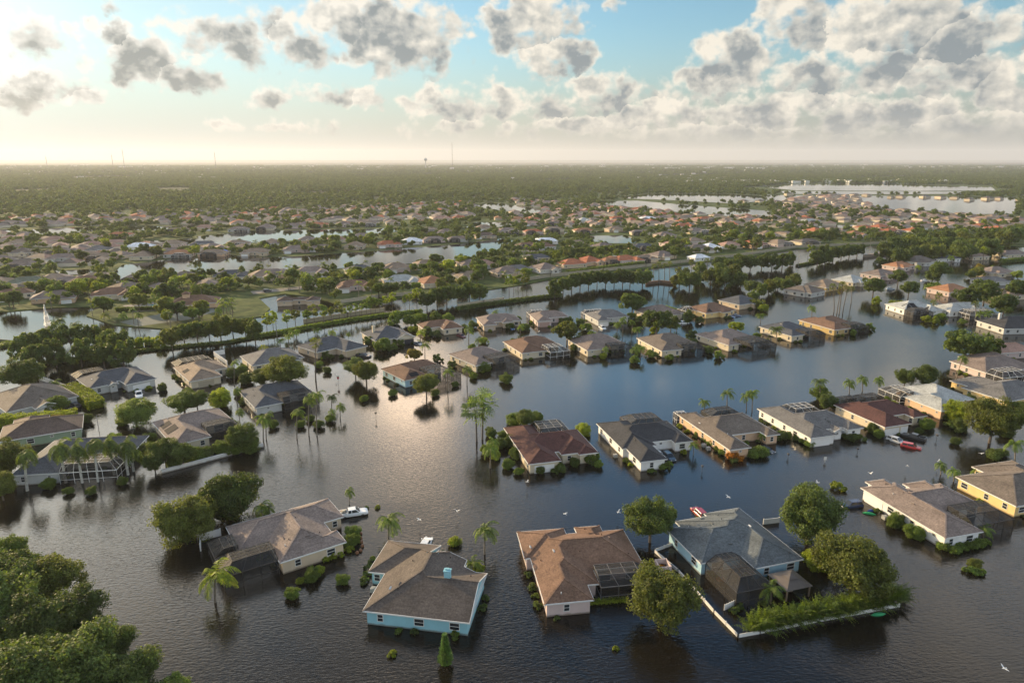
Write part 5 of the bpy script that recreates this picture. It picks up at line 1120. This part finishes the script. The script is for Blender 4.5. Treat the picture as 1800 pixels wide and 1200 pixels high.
# ------------------------------------------------------------------ vehicles
def car_proto(kind):
    root = empty(kind, (0, 0, 0)); L = {'pickup_truck': 5.8, 'suv': 4.7, 'sedan': 4.7}[kind]; hw = 1.0 if kind == 'pickup_truck' else .92
    belt = {'pickup_truck': 1.15, 'suv': 1.08, 'sedan': .92}[kind]; b = MB()
    st = {'pickup_truck': [(-2.9,.55,1.12,.92),(-2.8,.45,1.15,1),(-1.2,.4,1.15,1),(.9,.4,1.15,1),(1.1,.4,1.15,1),(2.5,.42,1.1,1),(2.85,.5,.95,.93),(2.93,.6,.8,.85)],
          'suv': [(-2.35,.6,1.0,.88),(-2.25,.45,1.08,.98),(-1,.35,1.08,1),(.9,.35,1.06,1),(1.2,.35,1.05,1),(2.0,.38,.98,.98),(2.28,.45,.85,.88),(2.35,.55,.7,.75)],
          'sedan': [(-2.35,.55,.85,.85),(-2.2,.4,.95,.97),(-1.3,.32,.97,1),(.8,.32,.93,1),(1.2,.32,.92,1),(2.0,.36,.82,.97),(2.3,.42,.7,.85),(2.36,.5,.6,.7)]}[kind]
    n = 7
    for (x, z0, z1, w) in st:
        for (u, z) in ((-.86, z0), (-1, z0+.15), (-1.0, (z0+z1)/2+.1), (-.93, z1), (.93, z1), (1.0, (z0+z1)/2+.1), (1, z0+.15), (.86, z0)): b.v.append((x, u*hw*w, z))
    m = 8
    for i in range(len(st)-1):
        for j in range(m): b.f.append((i*m+j, i*m+(j+1) % m, (i+1)*m+(j+1) % m, (i+1)*m+j))
    b.f.append(tuple(range(m-1, -1, -1))); b.f.append(tuple((len(st)-1)*m+j for j in range(m)))
    if kind == 'pickup_truck': cab = [(-1.15, 1.15, .0), (-1.0, 1.8, 1), (.45, 1.85, 1), (1.35, 1.15, .0)]
    elif kind == 'suv': cab = [(-2.2, 1.08, 0), (-1.9, 1.68, 1), (.35, 1.72, 1), (1.2, 1.06, 0)]
    else: cab = [(-1.85, .96, 0), (-1.05, 1.42, 1), (.2, 1.45, 1), (1.15, .93, 0)]
    wb, wt = hw*.9, hw*.72
    k = len(b.v)
    for (x, z, t) in cab:
        w = wt if t else wb; b.v += [(x, -w, z), (x, w, z)]
    for i in range(3): b.f.append((k+2*i, k+2*i+1, k+2*i+3, k+2*i+2))
    b.f.append((k, k+2, k+4, k+6)); b.f.append((k+1, k+7, k+5, k+3))
    if kind == 'pickup_truck':
        pass
    body = b.build('body', M_PAINT, root, color=(.8,.8,.8))
    bev = body.modifiers.new('bevel', 'BEVEL'); bev.width = .05; bev.segments = 2; bev.limit_method = 'ANGLE'
    if kind == 'pickup_truck':
        q = MB(); q.box(-2.75, -.8, 1.16, -1.3, .8, 1.18); q.build('truck_bed', M_RUBBER, root)
        for s in (-1, 1):
            q = MB(); q.box(-2.8, s*.9-.08, 1.15, -1.25, s*.9+.08, 1.38); q.build('bed_rail', M_PAINT, root, color=(.8,.8,.8))
        q = MB(); q.box(-2.88, -.9, 1.0, -2.76, .9, 1.38); q.build('tailgate', M_PAINT, root, color=(.8,.8,.8))
    # glass, a few mm proud of the cabin
    def lerp(a, c, f): return tuple(a[i]+(c[i]-a[i])*f for i in range(3))
    def glass(name, A, B, C, D, out):
        cs = [A, B, C, D]; cen = [sum(p[i] for p in cs)/4 for i in range(3)]; q = MB()
        pts = [tuple(cen[i]+(p[i]-cen[i])*.86+out[i]*.02 for i in range(3)) for p in cs]; q.face(pts); q.face([tuple(p[i]-out[i]*.03 for i in range(3)) for p in pts][::-1]); q.build(name, M_GLASS, root)
    c = cab
    glass('windshield', (c[3][0], -wb, c[3][1]), (c[3][0], wb, c[3][1]), (c[2][0], wt, c[2][1]), (c[2][0], -wt, c[2][1]), (.7, 0, .7))
    glass('rear_window', (c[0][0], -wb, c[0][1]), (c[1][0], -wt, c[1][1]), (c[1][0], wt, c[1][1]), (c[0][0], wb, c[0][1]), (-.7, 0, .5))
    for s in (-1, 1):
        mx = (c[1][0]+c[2][0])/2-.1
        glass('side_window', (mx, s*wb, c[0][1]+.02), (c[3][0]-.1, s*wb, c[3][1]+.02), (c[2][0], s*wt, c[2][1]-.02), (mx, s*wt, c[1][1]-.02), (0, s, .2))
        glass('side_window', (c[0][0]+.1, s*wb, c[0][1]+.02), (mx, s*wb, c[0][1]+.02), (mx, s*wt, c[1][1]-.02), (c[1][0], s*wt, c[1][1]-.02), (0, s, .2))
        for x in (-L*.31, L*.31):
            w = MB(); w.tube([(x, s*hw*.78, .36), (x, s*hw*1.0, .36)], [.38, .38], 16); w.build('wheel', M_RUBBER, root)
        q = MB(); xx = st[-2][0]; q.box(xx-.03, s*hw*.62-.18, .68, xx+.05, s*hw*.62+.18, .84); q.build('headlight', M_TRIM, root)
        q = MB(); q.box(-L/2-.0, s*hw*.7-.12, .8, -L/2+.12, s*hw*.7+.12, .98); q.build('tail_light', plain('tail_light_red', (.35, .02, .02), .3, .02), root)
        q = MB(); q.box(c[3][0]-.35, s*hw*1.0, 1.05, c[3][0]-.15, s*(hw+.18), 1.22); q.build('side_mirror', M_PAINT, root, color=(.8,.8,.8))
    return root
CPROTO = {}
def car(kind, x, y, col, head, label, sink=.45, cat=None, z=0.0, w=None):
    p = W(x, y, .6) if w is None else w
    if kind not in CPROTO: o = CPROTO[kind] = car_proto(kind)
    else: o = copy_tree(CPROTO[kind])
    o.location = (p.x, p.y, z-sink); o.rotation_euler = (0, 0, rad(head)); tag(o, label, cat or {'pickup_truck': 'pickup truck', 'suv': 'car', 'sedan': 'car'}[kind], 'flooded vehicles')
    for c in o.children:
        if c.name.split('.')[0] in ('body', 'bed_rail', 'tailgate', 'side_mirror'): c.color = (*col, 1)
    return o
WHT, BLK, RED, DBL, SIL = (.78,.78,.76), (.02,.021,.024), (.45,.03,.03), (.02,.035,.09), (.4,.42,.44)
ct = car('pickup_truck', 621, 900, WHT, 18, 'white pickup truck in water beside the taupe hipped house', .3)
for i, (a, c, h, cl) in enumerate([(-2.4, -.3, .35, (.5,.4,.28)), (-1.8, .25, .4, (.62,.55,.42)), (-2.3, .4, .25, (.3,.2,.12))]):
    q = MB(); q.box(a-.28, c-.3, 1.19, a+.28, c+.3, 1.19+h); o = q.build('cargo_box', M_METAL, None, ct.location, ct.rotation_euler[2], color=cl)
    tag(o, ['small tan box at the tail end of the white pickup bed', 'largest pale box in the white pickup bed', 'flat brown box in the white pickup bed'][i], 'box')
car('sedan', 748, 952, WHT, 80, 'white car almost hidden behind the turquoise house roof', .5)
car('suv', 1229, 897, (.3,.03,.03), 105, 'red car nose-down in water behind the blue-grey roofed house', .65)
car('sedan', 1158, 796, WHT, -70, 'white car at the side garage of the black-roofed house', .5)
car('suv', 1176, 801, (.04,.06,.08), -75, 'dark blue-grey truck-like car at the side garage of the black-roofed house', .35)
car('sedan', 1347, 787, (.02,.035,.06), -60, 'dark blue car half under water by the peach-walled house', .55)
car('suv', 1576, 772, SIL, -60, 'silver car before the red-brown roofed house garage', .5)
car('pickup_truck', 1606, 766, BLK, 132, 'black pickup beside the silver car at the red-brown roofed house', .5)
car('suv', 1602, 782, RED, -35, 'red car nearest the street at the red-brown roofed house', .6)
car('suv', 1497, 884, DBL, 190, 'dark blue car by the garage of the white house with the long tan roof', .55)
car('pickup_truck', 244, 692, WHT, -60, 'white pickup truck before the blue-black roofed house on the left', .4)
car('suv', 130, 711, (.1,.1,.11), 150, 'dark car with pale roof between the two clipped hedges', .4); car('sedan', 116, 718, BLK, 165, 'low black car beside the dark car between the clipped hedges', .4)
car('pickup_truck', 639, 624, BLK, -20, 'black pickup before the beige double garage', .45); car('sedan', 622, 629, BLK, -35, 'low black car left of the black pickup at the beige garage', .45)
car('sedan', 734, 602, (.15,.18,.22), -40, 'grey-blue car at the dark garage of the house with the cream chimney', .5)
car('suv', 811, 589, (.12,.03,.04), -50, 'maroon car at the small brown roofed house among shrubs', .5)
car('sedan', 899, 575, (.1,.2,.4), -70, 'blue car at the arched porch house', .5)
car('suv', 1059, 575, WHT, -73, 'white car on the drive of the grey house in the second row', .45)
car('suv', 1202, 566, WHT, 10, 'white car beside the dark round tree in the second row', .5)
car('sedan', 1283, 555, (.08,.2,.42), -30, 'bright blue car, nearer one at the yellow house', .5); car('sedan', 1294, 553, (.06,.1,.2), -20, 'darker blue car, farther one at the yellow house', .5)
car('suv', 1565, 507, (.3,.35,.4), 0, 'pale grey car between the two dark trees by the bay', .5); car('suv', 470, 512, BLK, 20, 'black car parked dry near the gatehouse', -.35)
car('sedan', 1626, 492, WHT, 0, 'white car beside the tree in the cul-de-sac', .5); car('suv', 1765, 453, WHT, 10, 'white car parked at the far end of the cul-de-sac', .3)
# gatehouse of the dry neighbourhood
house((485, 530), 12, [(0,0,8,8),(8,2,14,6),(14,-1,21,7)], 'darkbrown', 'beige', 'small gatehouse with dark brown roof standing in the flooded entrance', None, vents=0, kind='gatehouse', win=True)
# clubhouse with its cupola
cl = house((295, 537), 14, [(0,0,22,14),(3,-4,14,10)], 'brown', 'peach', 'clubhouse with brown hipped roof and small cupola by the courts', None, vents=0, kind='clubhouse', zoff=.4)
b = MB(); b.box(6, 4, EZ+2, 9, 7, EZ+4.0); cu = b.build('cupola', M_WALL, cl, color=WALLC['peach'])
r = MB(); [r.face([(5.5+4*(i in (1,2)), 3.5+4*(i in (2,3)), EZ+4), (5.5+4*((i+1)%4 in (1,2)), 3.5+4*((i+1)%4 in (2,3)), EZ+4), (7.5, 5.5, EZ+5.4)]) for i in range(4)]; r.build('cupola_roof', M_ROOF, cu, color=ROOFC['brown'])
tag(sheet('swimming_pool', pxw([(262, 536), (280, 534), (288, 538), (272, 541)], .4), .46, plain('pool_water', (.12, .4, .45), .05)), 'small turquoise swimming pool before the clubhouse', 'pool', kind=None)
bpy.data.objects['swimming_pool'].pop('kind', None)
# fountain
b = MB(); g = np.random.default_rng(5)
p = W(84, 573); R = random.Random(3)
for i in range(900):
    t = R.random(); a = R.uniform(0, 6.28); z = 9.5*t; r_ = (1-t)**1.2*1.6+.15; x, y = math.cos(a)*r_*R.random(), math.sin(a)*r_*R.random(); s = .09+.1*(1-t)
    b.face([(x-s, y, z), (x, y-s, z+.2), (x+s, y, z), (x, y+s, z-.3)])
tag(b.build('fountain', M_SPRAY, None, (p.x, p.y, .1)), 'tall white fountain jet in the bright pond on the left', 'fountain')
# birds
def bird_mesh(kind):
    b = MB(); b.tube([(-.38,0,0),(-.2,0,.03),(0,0,.05),(.22,0,.03),(.34,0,.05),(.5,0,.02)], [.02,.09,.12,.08,.05,.01], 8)
    up = .35 if kind == 0 else .75
    for s in (-1, 1):
        b.face([(.16, s*.06, .06), (-.12, s*.06, .05), (-.14, s*.5, .06+up*.45), (.12, s*.5, .08+up*.45)])
        b.face([(.12, s*.5, .08+up*.45), (-.14, s*.5, .06+up*.45), (-.16, s*.95, .06+up*.5)])
    b.face([(-.3, -.06, .02), (-.55, -.12, .02), (-.55, .12, .02), (-.3, .06, .02)])
    return b.mesh('white_bird', M_WHITE)
BM = [bird_mesh(0), bird_mesh(1)]
BL = [(737,913,'above the water right of the bushy palm'),(803,898,'gliding low, right of the bird by the bushy palm'),(993,903,'above the water behind the pink-walled house'),(1087,900,'beside the thin tree behind the pink-walled house'),(1280,873,'over open water beyond the red car'),(1437,848,'just above the crown of the big round tree'),
      (1725,797,'over water near the wooded right bank'),(1650,811,'just above the small palm before the tan roofed house'),(1595,819,'over the street water, between the two other street birds'),(1530,832,'over the street water beyond the tan-roofed white house'),(1765,1174,'low over the dark water near the photo corner'),(927,847,'small, beside the maroon-roofed house front wall'),
      (1029,579,'over the channel between the second-row houses'),(1230,570,'over the channel left of the yellow house'),(1261,567,'over the channel, right of two birds near the yellow house'),(947,583,'over the channel before the rose garage house'),(590,659,'tiny, near the stop sign')]
for i, (x, y, t) in enumerate(BL):
    p = W(x, y, 1.6); o = link(BM[i % 2], 'white_bird', None, (p.x, p.y, 1.6), rnd.uniform(0, 6.28)); o.rotation_euler[0] = rnd.uniform(-.3, .3); o.scale = (.8,)*3
    tag(o, 'white bird '+t, 'bird', 'white birds over the flood')
# signs, posts, lamps
def post(x, y, h, name, label, cat, head=None, color=(.1,.1,.1), r=.05, tilt=0):
    p = W(x, y); o = empty(name, (p.x, p.y, 0), rad(rnd.uniform(-15, 15))); b = MB(); b.tube([(0,0,-.8),(tilt,0,h)], [r, r*.8], 8); b.build('post', M_METAL, o, color=color)
    if head: head(o, h, tilt)
    tag(o, label, cat); return o
def stop_head(o, h, t):
    b = MB(); pts = [(.42*math.cos(math.pi/8+i*math.pi/4), .42*math.sin(math.pi/8+i*math.pi/4)) for i in range(8)]
    b.face([(x, -.06, h-.3+z) for x, z in pts]); b.face([(x, -.04, h-.3+z) for x, z in pts][::-1]); pl = b.build('sign_plate', M_METAL, o, color=(.5,.02,.02))
    cu = bpy.data.curves.new('sign_text', 'FONT'); cu.body = 'STOP'; cu.size = .3; cu.align_x = 'CENTER'; cu.align_y = 'CENTER'; cu.materials.append(M_TRIM); cu.extrude = .005
    tq = bpy.data.objects.new('text_source', cu); COL.objects.link(tq); bpy.context.view_layer.update(); tm = bpy.data.meshes.new_from_object(tq.evaluated_get(bpy.context.evaluated_depsgraph_get())); bpy.data.objects.remove(tq); tm.materials.clear(); tm.materials.append(M_TRIM)
    tx = bpy.data.objects.new('sign_text', tm); COL.objects.link(tx); tx.parent = pl; tx.location = (0, -.075, h-.3); tx.rotation_euler = (math.pi/2, 0, 0)
    q = MB(); q.box(-.45, -.03, h+.12, .45, .03, h+.28); q.build('street_name_plate', M_METAL, o, color=(.05,.2,.1))
def white_head(o, h, t):
    b = MB(); b.box(-.33, -.04, h-.8, .33, 0, h); b.build('sign_plate', M_TRIM, o)
def lamp_head(o, h, t):
    b = MB(); b.bar((0,0,h), (.9,0,h+.1), .09); b.box(.5, -.18, h+.02, 1.3, .18, h+.18); b.build('lamp_head', M_METAL, o, color=(.06,.06,.06))
def box_head(o, h, t):
    b = MB(); b.box(-.2, -.3, h-.3, .2, .3, h+.05); b.build('mailbox', M_METAL, o, color=(.08,.07,.06))
post(595, 676, 2.6, 'stop_sign', 'red stop sign standing in open water at the crossing', 'road sign', stop_head)
post(1450, 812, 1.4, 'road_sign', 'white rectangular road sign standing in the street water', 'road sign', white_head, (.6,.6,.6))
post(661, 737, 2.2, 'road_sign', 'small dark sign on a post alone in the bright water', 'road sign', lambda o, h, t: (lambda b: (b.box(-.3,-.04,h-.5,.3,0,h), b.build('sign_plate', M_METAL, o, color=(.2,.17,.12))))(MB()))
post(712, 634, 2.4, 'road_sign', 'small dark sign on a post beside the brownish tree', 'road sign', lambda o, h, t: (lambda b: (b.box(-.3,-.04,h-.5,.3,0,h), b.build('sign_plate', M_METAL, o, color=(.12,.12,.12))))(MB()))
post(174, 757, 4.5, 'street_lamp', 'dark street lamp behind the white-trunked palms', 'street lamp', lamp_head, r=.07)
post(135, 757, 2.6, 'street_lamp', 'short dark lamp left of the street lamp behind the palms', 'street lamp', lamp_head, r=.06)
post(1234, 829, 1.6, 'mailbox_post', 'thin dark post in water before the peach-walled house', 'post', box_head, r=.05); post(1646, 773, 1.5, 'mailbox_post', 'thin dark post in water right of the flooded cars', 'post', box_head)
post(1507, 795, 1.2, 'mailbox_post', 'thin dark post before the white-garage house', 'post', box_head); post(1385, 805, 1.2, 'mailbox_post', 'thin dark post near the clipped round bush', 'post', box_head)
for i, (x, y, h) in enumerate([(1402, 478, 11), (1528, 445, 12), (1322, 450, 10), (487, 592, 7), (521, 586, 7)]):
    post(x, y, h, 'utility_pole', ['pale pole standing in the canal beside the short hedge strip', 'pale pole beside the bridge stub', 'pole on the far canal bank', 'thin pole in the canal hedge, left one', 'thin pole in the canal hedge, right one'][i], 'pole', color=(.3,.27,.22), r=.14)
b = MB(); p = W(1500, 897)
def kayak(x, y, col, lab, ang, L=2.6):
    p = W(x, y); b = MB(); b.tube([(-L/2,0,.05),(-L/4,0,.1),(0,0,.12),(L/4,0,.1),(L/2,0,.08)], [.05,.28,.34,.28,.03], 10); tag(b.build('kayak', M_METAL, None, (p.x, p.y, -.02), rad(ang), color=col), lab, 'kayak')
kayak(1528, 903, (.03,.35,.12), 'green kayak floating by the garage wall of the tan-roofed white house', -20); kayak(1531, 898, (.02,.06,.25), 'small blue kayak beside the green kayak', 10, 1.8); kayak(1544, 1080, (.03,.3,.12), 'green kayak outside the low white fence, below the palm hedge', 8)
# orange markers beside the taupe house
for i, (x, y) in enumerate([(634, 938), (634, 946), (635, 953), (637, 960), (634, 968), (628, 972)]):
    p = W(x, y); q = MB(); q.tube([(0,0,-.3),(0,0,.25),(0,0,.45)], [.3,.34,.2], 10); o = q.build('flower_pot', M_METAL, None, (p.x, p.y, 0), color=(.22,.1,.05)); tag(o, 'small brown round pot in the curved line beside the taupe hipped house', 'flower pot', 'brown pots beside the taupe house')
# ------------------------------------------------------------------ labels of the near vegetation
def near_short(x, y):
    return min(SHORT, key=lambda s: (s[0]-x)**2+(s[1]-y)**2)[2]
grp = {}
for (o, ph, cat, px, xy) in VEG: grp.setdefault((ph, near_short(*xy), cat), []).append((px, o))
for (ph, an, cat), lst in grp.items():
    lst.sort(key=lambda t: t[0]); n = len(lst)
    for i, (px, o) in enumerate(lst):
        if n == 1: lb = f"{ph} beside {an}"
        elif n == 2: lb = f"{ph}, {['left','right'][i]} one beside {an}"
        else: lb = f"{ph}, {ORD[i]} from left beside {an}"
        tag(o, lb, cat, f"{cat}s around the flooded houses")
# ------------------------------------------------------------------ trees of the dry neighbourhoods
def is_water(x, y): return any(inpoly(x, y, L) for L in LAKES.values())
MAXT = 150; cnt_t = cnt_p = 0
from_px = []
HP = MIDH+FH
cell = {}
for a, b_ in HP: cell.setdefault((int(a//30), int(b_//30)), []).append((a, b_))
def near_house(x, y, d):
    i, j = int(x//30), int(y//30)
    return any((a-x)**2+(b_-y)**2 < d*d for u in (-1, 0, 1) for v in (-1, 0, 1) for a, b_ in cell.get((i+u, j+v), ()))
REG = [('on the green by the courts', [(158,556),(230,546),(390,545),(460,552),(385,563),(300,575),(205,568)], 12, 12),
       ('among the houses by the fountain pond', [(0,545),(0,480),(240,480),(390,530),(250,535),(190,538)], 34, 22),
       ('among the houses on the near shore of the long lake', [(240,525),(230,492),(860,455),(980,440),(1000,478),(860,505),(740,518),(600,532),(480,505)], 62, 40),
       ('on the far shore of the long lake', [(0,470),(0,420),(240,432),(480,432),(700,412),(870,410),(880,420),(700,436),(480,450),(210,462)], 54, 26),
       ('behind the far canal wall', [(1000,476),(980,430),(1500,405),(1800,395),(1800,425),(1580,424),(1400,432),(1210,455)], 60, 20)]
R2 = random.Random(11)
kk = 0
for (where, poly, nt_, npm) in REG:
    xs = [p[0] for p in poly]; ys = [p[1] for p in poly]
    for typ, n in (('t', nt_), ('p', npm)):
        i = 0; tries = 0
        while i < n and tries < 4000:
            tries += 1; x = R2.uniform(min(xs), max(xs)); y = R2.uniform(min(ys), max(ys))
            if not inpoly(x, y, poly) or is_water(x, y) or is_water(x, y-6) or not inpoly(x, y, SHORE+[(2600, 300), (-900, 300)]): continue
            p = W(x, y, .4)
            if near_house(p.x, p.y, 9.0 if typ == 't' else 8): continue
            i += 1
            if typ == 't':
                R = R2.uniform(2.4, 4.8); tn = R2.choice('dmmogly'); o = tree_at(p.x, p.y, R, R*1.0+1.6, tn, 'm', 'round_tree', .9, ground=.35); tag(o, f"{TONEW[tn]} round tree {where}", 'tree', f"{TONEW[tn]} round trees {where}")
            else:
                h = R2.uniform(4.5, 8.5); o = empty('palm_tree', (p.x, p.y, .35)); c = link(R2.choice(PLOW), 'crown', o, (0, 0, h), R2.uniform(0, 6), LEAFT[R2.choice('gmoy')]); tr = link(SLIMT, 'trunk', o, color=(.2,.17,.13)); tr.scale = (1.6, 1.6, h/6.5)
                tag(o, f"feathery palm {where}", 'palm', f"palms {where}")
# ------------------------------------------------------------------ tree masses: geometry-node scatter of far trees
def scatter(name, pts, label, smin, smax, tone, seeds):
    me = bpy.data.meshes.new(name); me.from_pydata([tuple(p) for p in pts], [], []); me.update(); o = bpy.data.objects.new(name, me); COL.objects.link(o)
    at = me.attributes.new('size', 'FLOAT', 'POINT'); g = np.random.default_rng(seeds); at.data.foreach_set('value', g.uniform(smin, smax, len(pts)).astype(np.float32))
    ng = bpy.data.node_groups.new(name, 'GeometryNodeTree'); ng.interface.new_socket('Geometry', in_out='INPUT', socket_type='NodeSocketGeometry'); ng.interface.new_socket('Geometry', in_out='OUTPUT', socket_type='NodeSocketGeometry')
    N = ng.nodes; L = ng.links; gi = N.new('NodeGroupInput'); go = N.new('NodeGroupOutput')
    mp = N.new('GeometryNodeMeshToPoints'); L.new(gi.outputs[0], mp.inputs[0])
    join = N.new('GeometryNodeJoinGeometry')
    for i, src in enumerate(FARSRC):
        oi = N.new('GeometryNodeObjectInfo'); oi.inputs[0].default_value = src; oi.transform_space = 'ORIGINAL'
        tr = N.new('GeometryNodeTransform'); L.new(oi.outputs['Geometry'], join.inputs[0]) if False else None
        ip = N.new('GeometryNodeInstanceOnPoints'); L.new(mp.outputs[0], ip.inputs['Points']); L.new(oi.outputs['Geometry'], ip.inputs['Instance'])
        ri = N.new('FunctionNodeRandomValue'); ri.data_type = 'INT'; ri.inputs[4].default_value = 0; ri.inputs[5].default_value = len(FARSRC)-1; ri.inputs[8].default_value = 5
        cp = N.new('FunctionNodeCompare'); cp.data_type = 'INT'; cp.operation = 'EQUAL'; L.new(ri.outputs[2], cp.inputs[2]); cp.inputs[3].default_value = i
        L.new(cp.outputs[0], ip.inputs['Selection'])
        na = N.new('GeometryNodeInputNamedAttribute'); na.data_type = 'FLOAT'; na.inputs[0].default_value = 'size'; L.new(na.outputs[0], ip.inputs['Scale'])
        rr = N.new('FunctionNodeRandomValue'); rr.data_type = 'FLOAT_VECTOR'; rr.inputs[0].default_value = (0, 0, 0); rr.inputs[1].default_value = (0, 0, 6.28); L.new(rr.outputs[0], ip.inputs['Rotation'])
        L.new(ip.outputs[0], join.inputs[0])
    L.new(join.outputs[0], go.inputs[0])
    md = o.modifiers.new('scatter', 'NODES'); md.node_group = ng; tag(o, label, 'woodland', None, 'stuff'); return o
FARSRC = []
for i, (x, y) in enumerate([(812, 372), (1068, 392), (520, 395)]):
    p = W(x, y, .5); o = link(OAKF[i], 'far_tree', None, (p.x, p.y, 3.6), 0, LEAFT['doy'[i]] if i < 2 else (1.15, 1.2, .85))
    tag(o, ['round tree at the near end of the far lake', 'round tree among the red roofs near the centre', 'round tree on the far bank of the upper lake'][i], 'tree'); FARSRC.append(o)
def gen_points(poly, n, z, keep=10, water=True, hd=10):
    xs = [W(px, py)[:2] for px, py in poly]; P = [tuple(q) for q in xs]; x0 = min(p[0] for p in P); x1 = max(p[0] for p in P); y0 = min(p[1] for p in P); y1 = max(p[1] for p in P); out = []; t = 0
    while len(out) < n and t < n*12:
        t += 1; x = R2.uniform(x0, x1); y = R2.uniform(y0, y1)
        if not inpoly(x, y, P): continue
        px, py = proj(x, y)
        if px < -120 or px > 1920: continue
        if water and (is_water(px, py) or (R2.random() < .8 and (is_water(px, py-3) or is_water(px, py-6)))): continue
        if hd and near_house(x, y, hd): continue
        out.append((x, y, z))
    return out
GZ = 3.4
pts = gen_points([(-100,545),(0,545),(190,536),(390,528),(480,505),(600,530),(740,516),(860,503),(1000,474),(1210,455),(1400,431),(1800,428),(1800,388),(1400,388),(900,388),(600,398),(0,404),(-100,404)], 1700, GZ, hd=10)
scatter('garden_trees', pts, 'massed garden trees filling the dry neighbourhoods between the houses', .3, .68, 'm', 1)
pts = gen_points([(-100,404),(0,404),(600,398),(900,388),(1800,388),(1800,330),(1750,340),(1350,338),(1300,330),(1150,334),(960,340),(830,349),(600,354),(0,370),(-100,372)], 2300, GZ, hd=9)
scatter('garden_trees', pts, 'massed garden trees between the distant small roofs', .45, .95, 'm', 2)
GAPS = [[(275,332),(330,330),(335,338),(280,340)], [(500,341),(620,335),(625,338),(500,345)], [(430,300),(520,298),(525,303),(440,305)], [(120,311),(230,309),(240,312),(130,315)], [(900,318),(1010,314),(1020,317),(905,321)], [(620,308),(760,306),(765,308),(625,311)], [(1150,308),(1260,305),(1270,308),(1160,311)], [(1500,311),(1600,309),(1605,312),(1510,314)], [(20,335),(100,331),(110,335),(30,340)]]
def wood_pts(poly, n):
    q = gen_points(poly, n, GZ, hd=0); return [p for p in q if not any(inpoly(*proj(p[0], p[1]), G) for G in GAPS)]
pts = wood_pts([(-150,372),(0,370),(300,368),(600,354),(830,349),(960,338),(1150,334),(1345,328),(1400,321.5),(1740,326),(1760,332),(1950,332),(1950,306),(-150,306)], 30000)
scatter('woodland', pts, 'broad dark wooded belt stretching beyond the neighbourhoods', .75, 1.35, 'm', 3)
pts = gen_points([(-200,306),(2000,306),(2000,292),(-200,292)], 16000, 3.0, water=False, hd=0)
scatter('woodland', pts, 'hazy far woodland below the horizon', 1.3, 2.6, 'm', 4)
# far band buildings
mb = MB()
for i in range(400):
    x = R2.uniform(0, 1800) if i < 330 else R2.uniform(1150, 1700); y = R2.choice([R2.uniform(291, 296), R2.uniform(294, 304), R2.uniform(298, 318)]) if i < 330 else R2.uniform(318, 322.5); p = W(x, y, 0)
    if not (x > 1150 or x < 480 or y < 298) and R2.random() < .6: continue
    w = R2.uniform(8, 26)*(1+(p.y > 5000)*1.6); d = R2.uniform(8, 14); h = R2.uniform(2, 5)*(1+(p.y > 5000)*1.6); mb.box(p.x-w/2, p.y-d/2, 0, p.x+w/2, p.y+d/2, h+3)
tag(mb.build('distant_buildings', plain('distant_walls', (.6, .58, .52), .8, .2, .002)), 'tiny pale buildings scattered through the distant woodland', 'buildings', None, 'stuff')
# radio masts and water tower
def mast(x, yb, yt, lab):
    d = 5200.0; p = W(x, yb); s = d/p.y; px_, py_ = (x-900)/FP, 0
    X = (x-900)/FP*d*cPI; H = (281-yt)/FP*d/cPI/cPI*1.0+CH; o = empty('radio_mast', (X, d, 0)); b = MB(); w = 1.6
    for k in range(3):
        a = k*2.094; b.bar((math.cos(a)*w, math.sin(a)*w, 0), (math.cos(a)*w*.7, math.sin(a)*w*.7, H), .7)
    n = int(H/9)
    for i in range(n):
        for k in range(3):
            a = k*2.094; c = (k+1)*2.094; b.bar((math.cos(a)*w, math.sin(a)*w, i*9), (math.cos(c)*w, math.sin(c)*w, i*9+9), .45)
    b.build('lattice', M_METAL, o, color=(.12,.12,.12)); q = MB(); q.bar((0,0,H-2), (0,0,H+8), .6); q.build('antenna', M_METAL, o, color=(.12,.12,.12)); tag(o, lab, 'radio mast')
mast(795, 288, 256, 'tallest radio mast on the horizon, near the water tower'); mast(378, 286, 270, 'radio mast on the left horizon, right of two paired masts'); mast(197, 288, 274, 'short radio mast, left one of a pair on the left horizon'); mast(217, 288, 266, 'thin radio mast, right one of a pair on the left horizon'); mast(81, 290, 277, 'shortest radio mast at the far left of the horizon')
d = 5600; X = (748-900)/FP*d*cPI; o = empty('water_tower', (X, d, 0)); b = MB(); b.tube([(0,0,0),(0,0,62)], [3.5,3], 12); b.build('pedestal', M_METAL, o, color=(.4,.42,.42))
b = MB(); n = 9; b.tube([(0,0,60+22*i/(n-1)) for i in range(n)], [2+11*math.sin(math.pi*(.08+.86*i/(n-1)))**.6 for i in range(n)], 20); b.build('tank', M_METAL, o, color=(.25,.32,.36)); tag(o, 'blue-grey water tower on the horizon left of the tallest mast', 'water tower')
# ------------------------------------------------------------------ haze
def haze(dens):
    m = bpy.data.materials.new('haze_air'); m.use_nodes = True; nt = m.node_tree
    for n in list(nt.nodes):
        if n.type != 'OUTPUT_MATERIAL': nt.nodes.remove(n)
    v = nt.nodes.new('ShaderNodeVolumePrincipled'); v.inputs['Color'].default_value = (.93, .95, 1, 1); v.inputs['Density'].default_value = dens; v.inputs['Anisotropy'].default_value = .25
    nt.links.new(v.outputs[0], nt.nodes['Material Output'].inputs['Volume'])
    b = MB(); b.box(-20000, -2500, -2.6, 20000, 20000, 330); tag(b.build('haze', m), kind='stuff')
haze(HAZE)
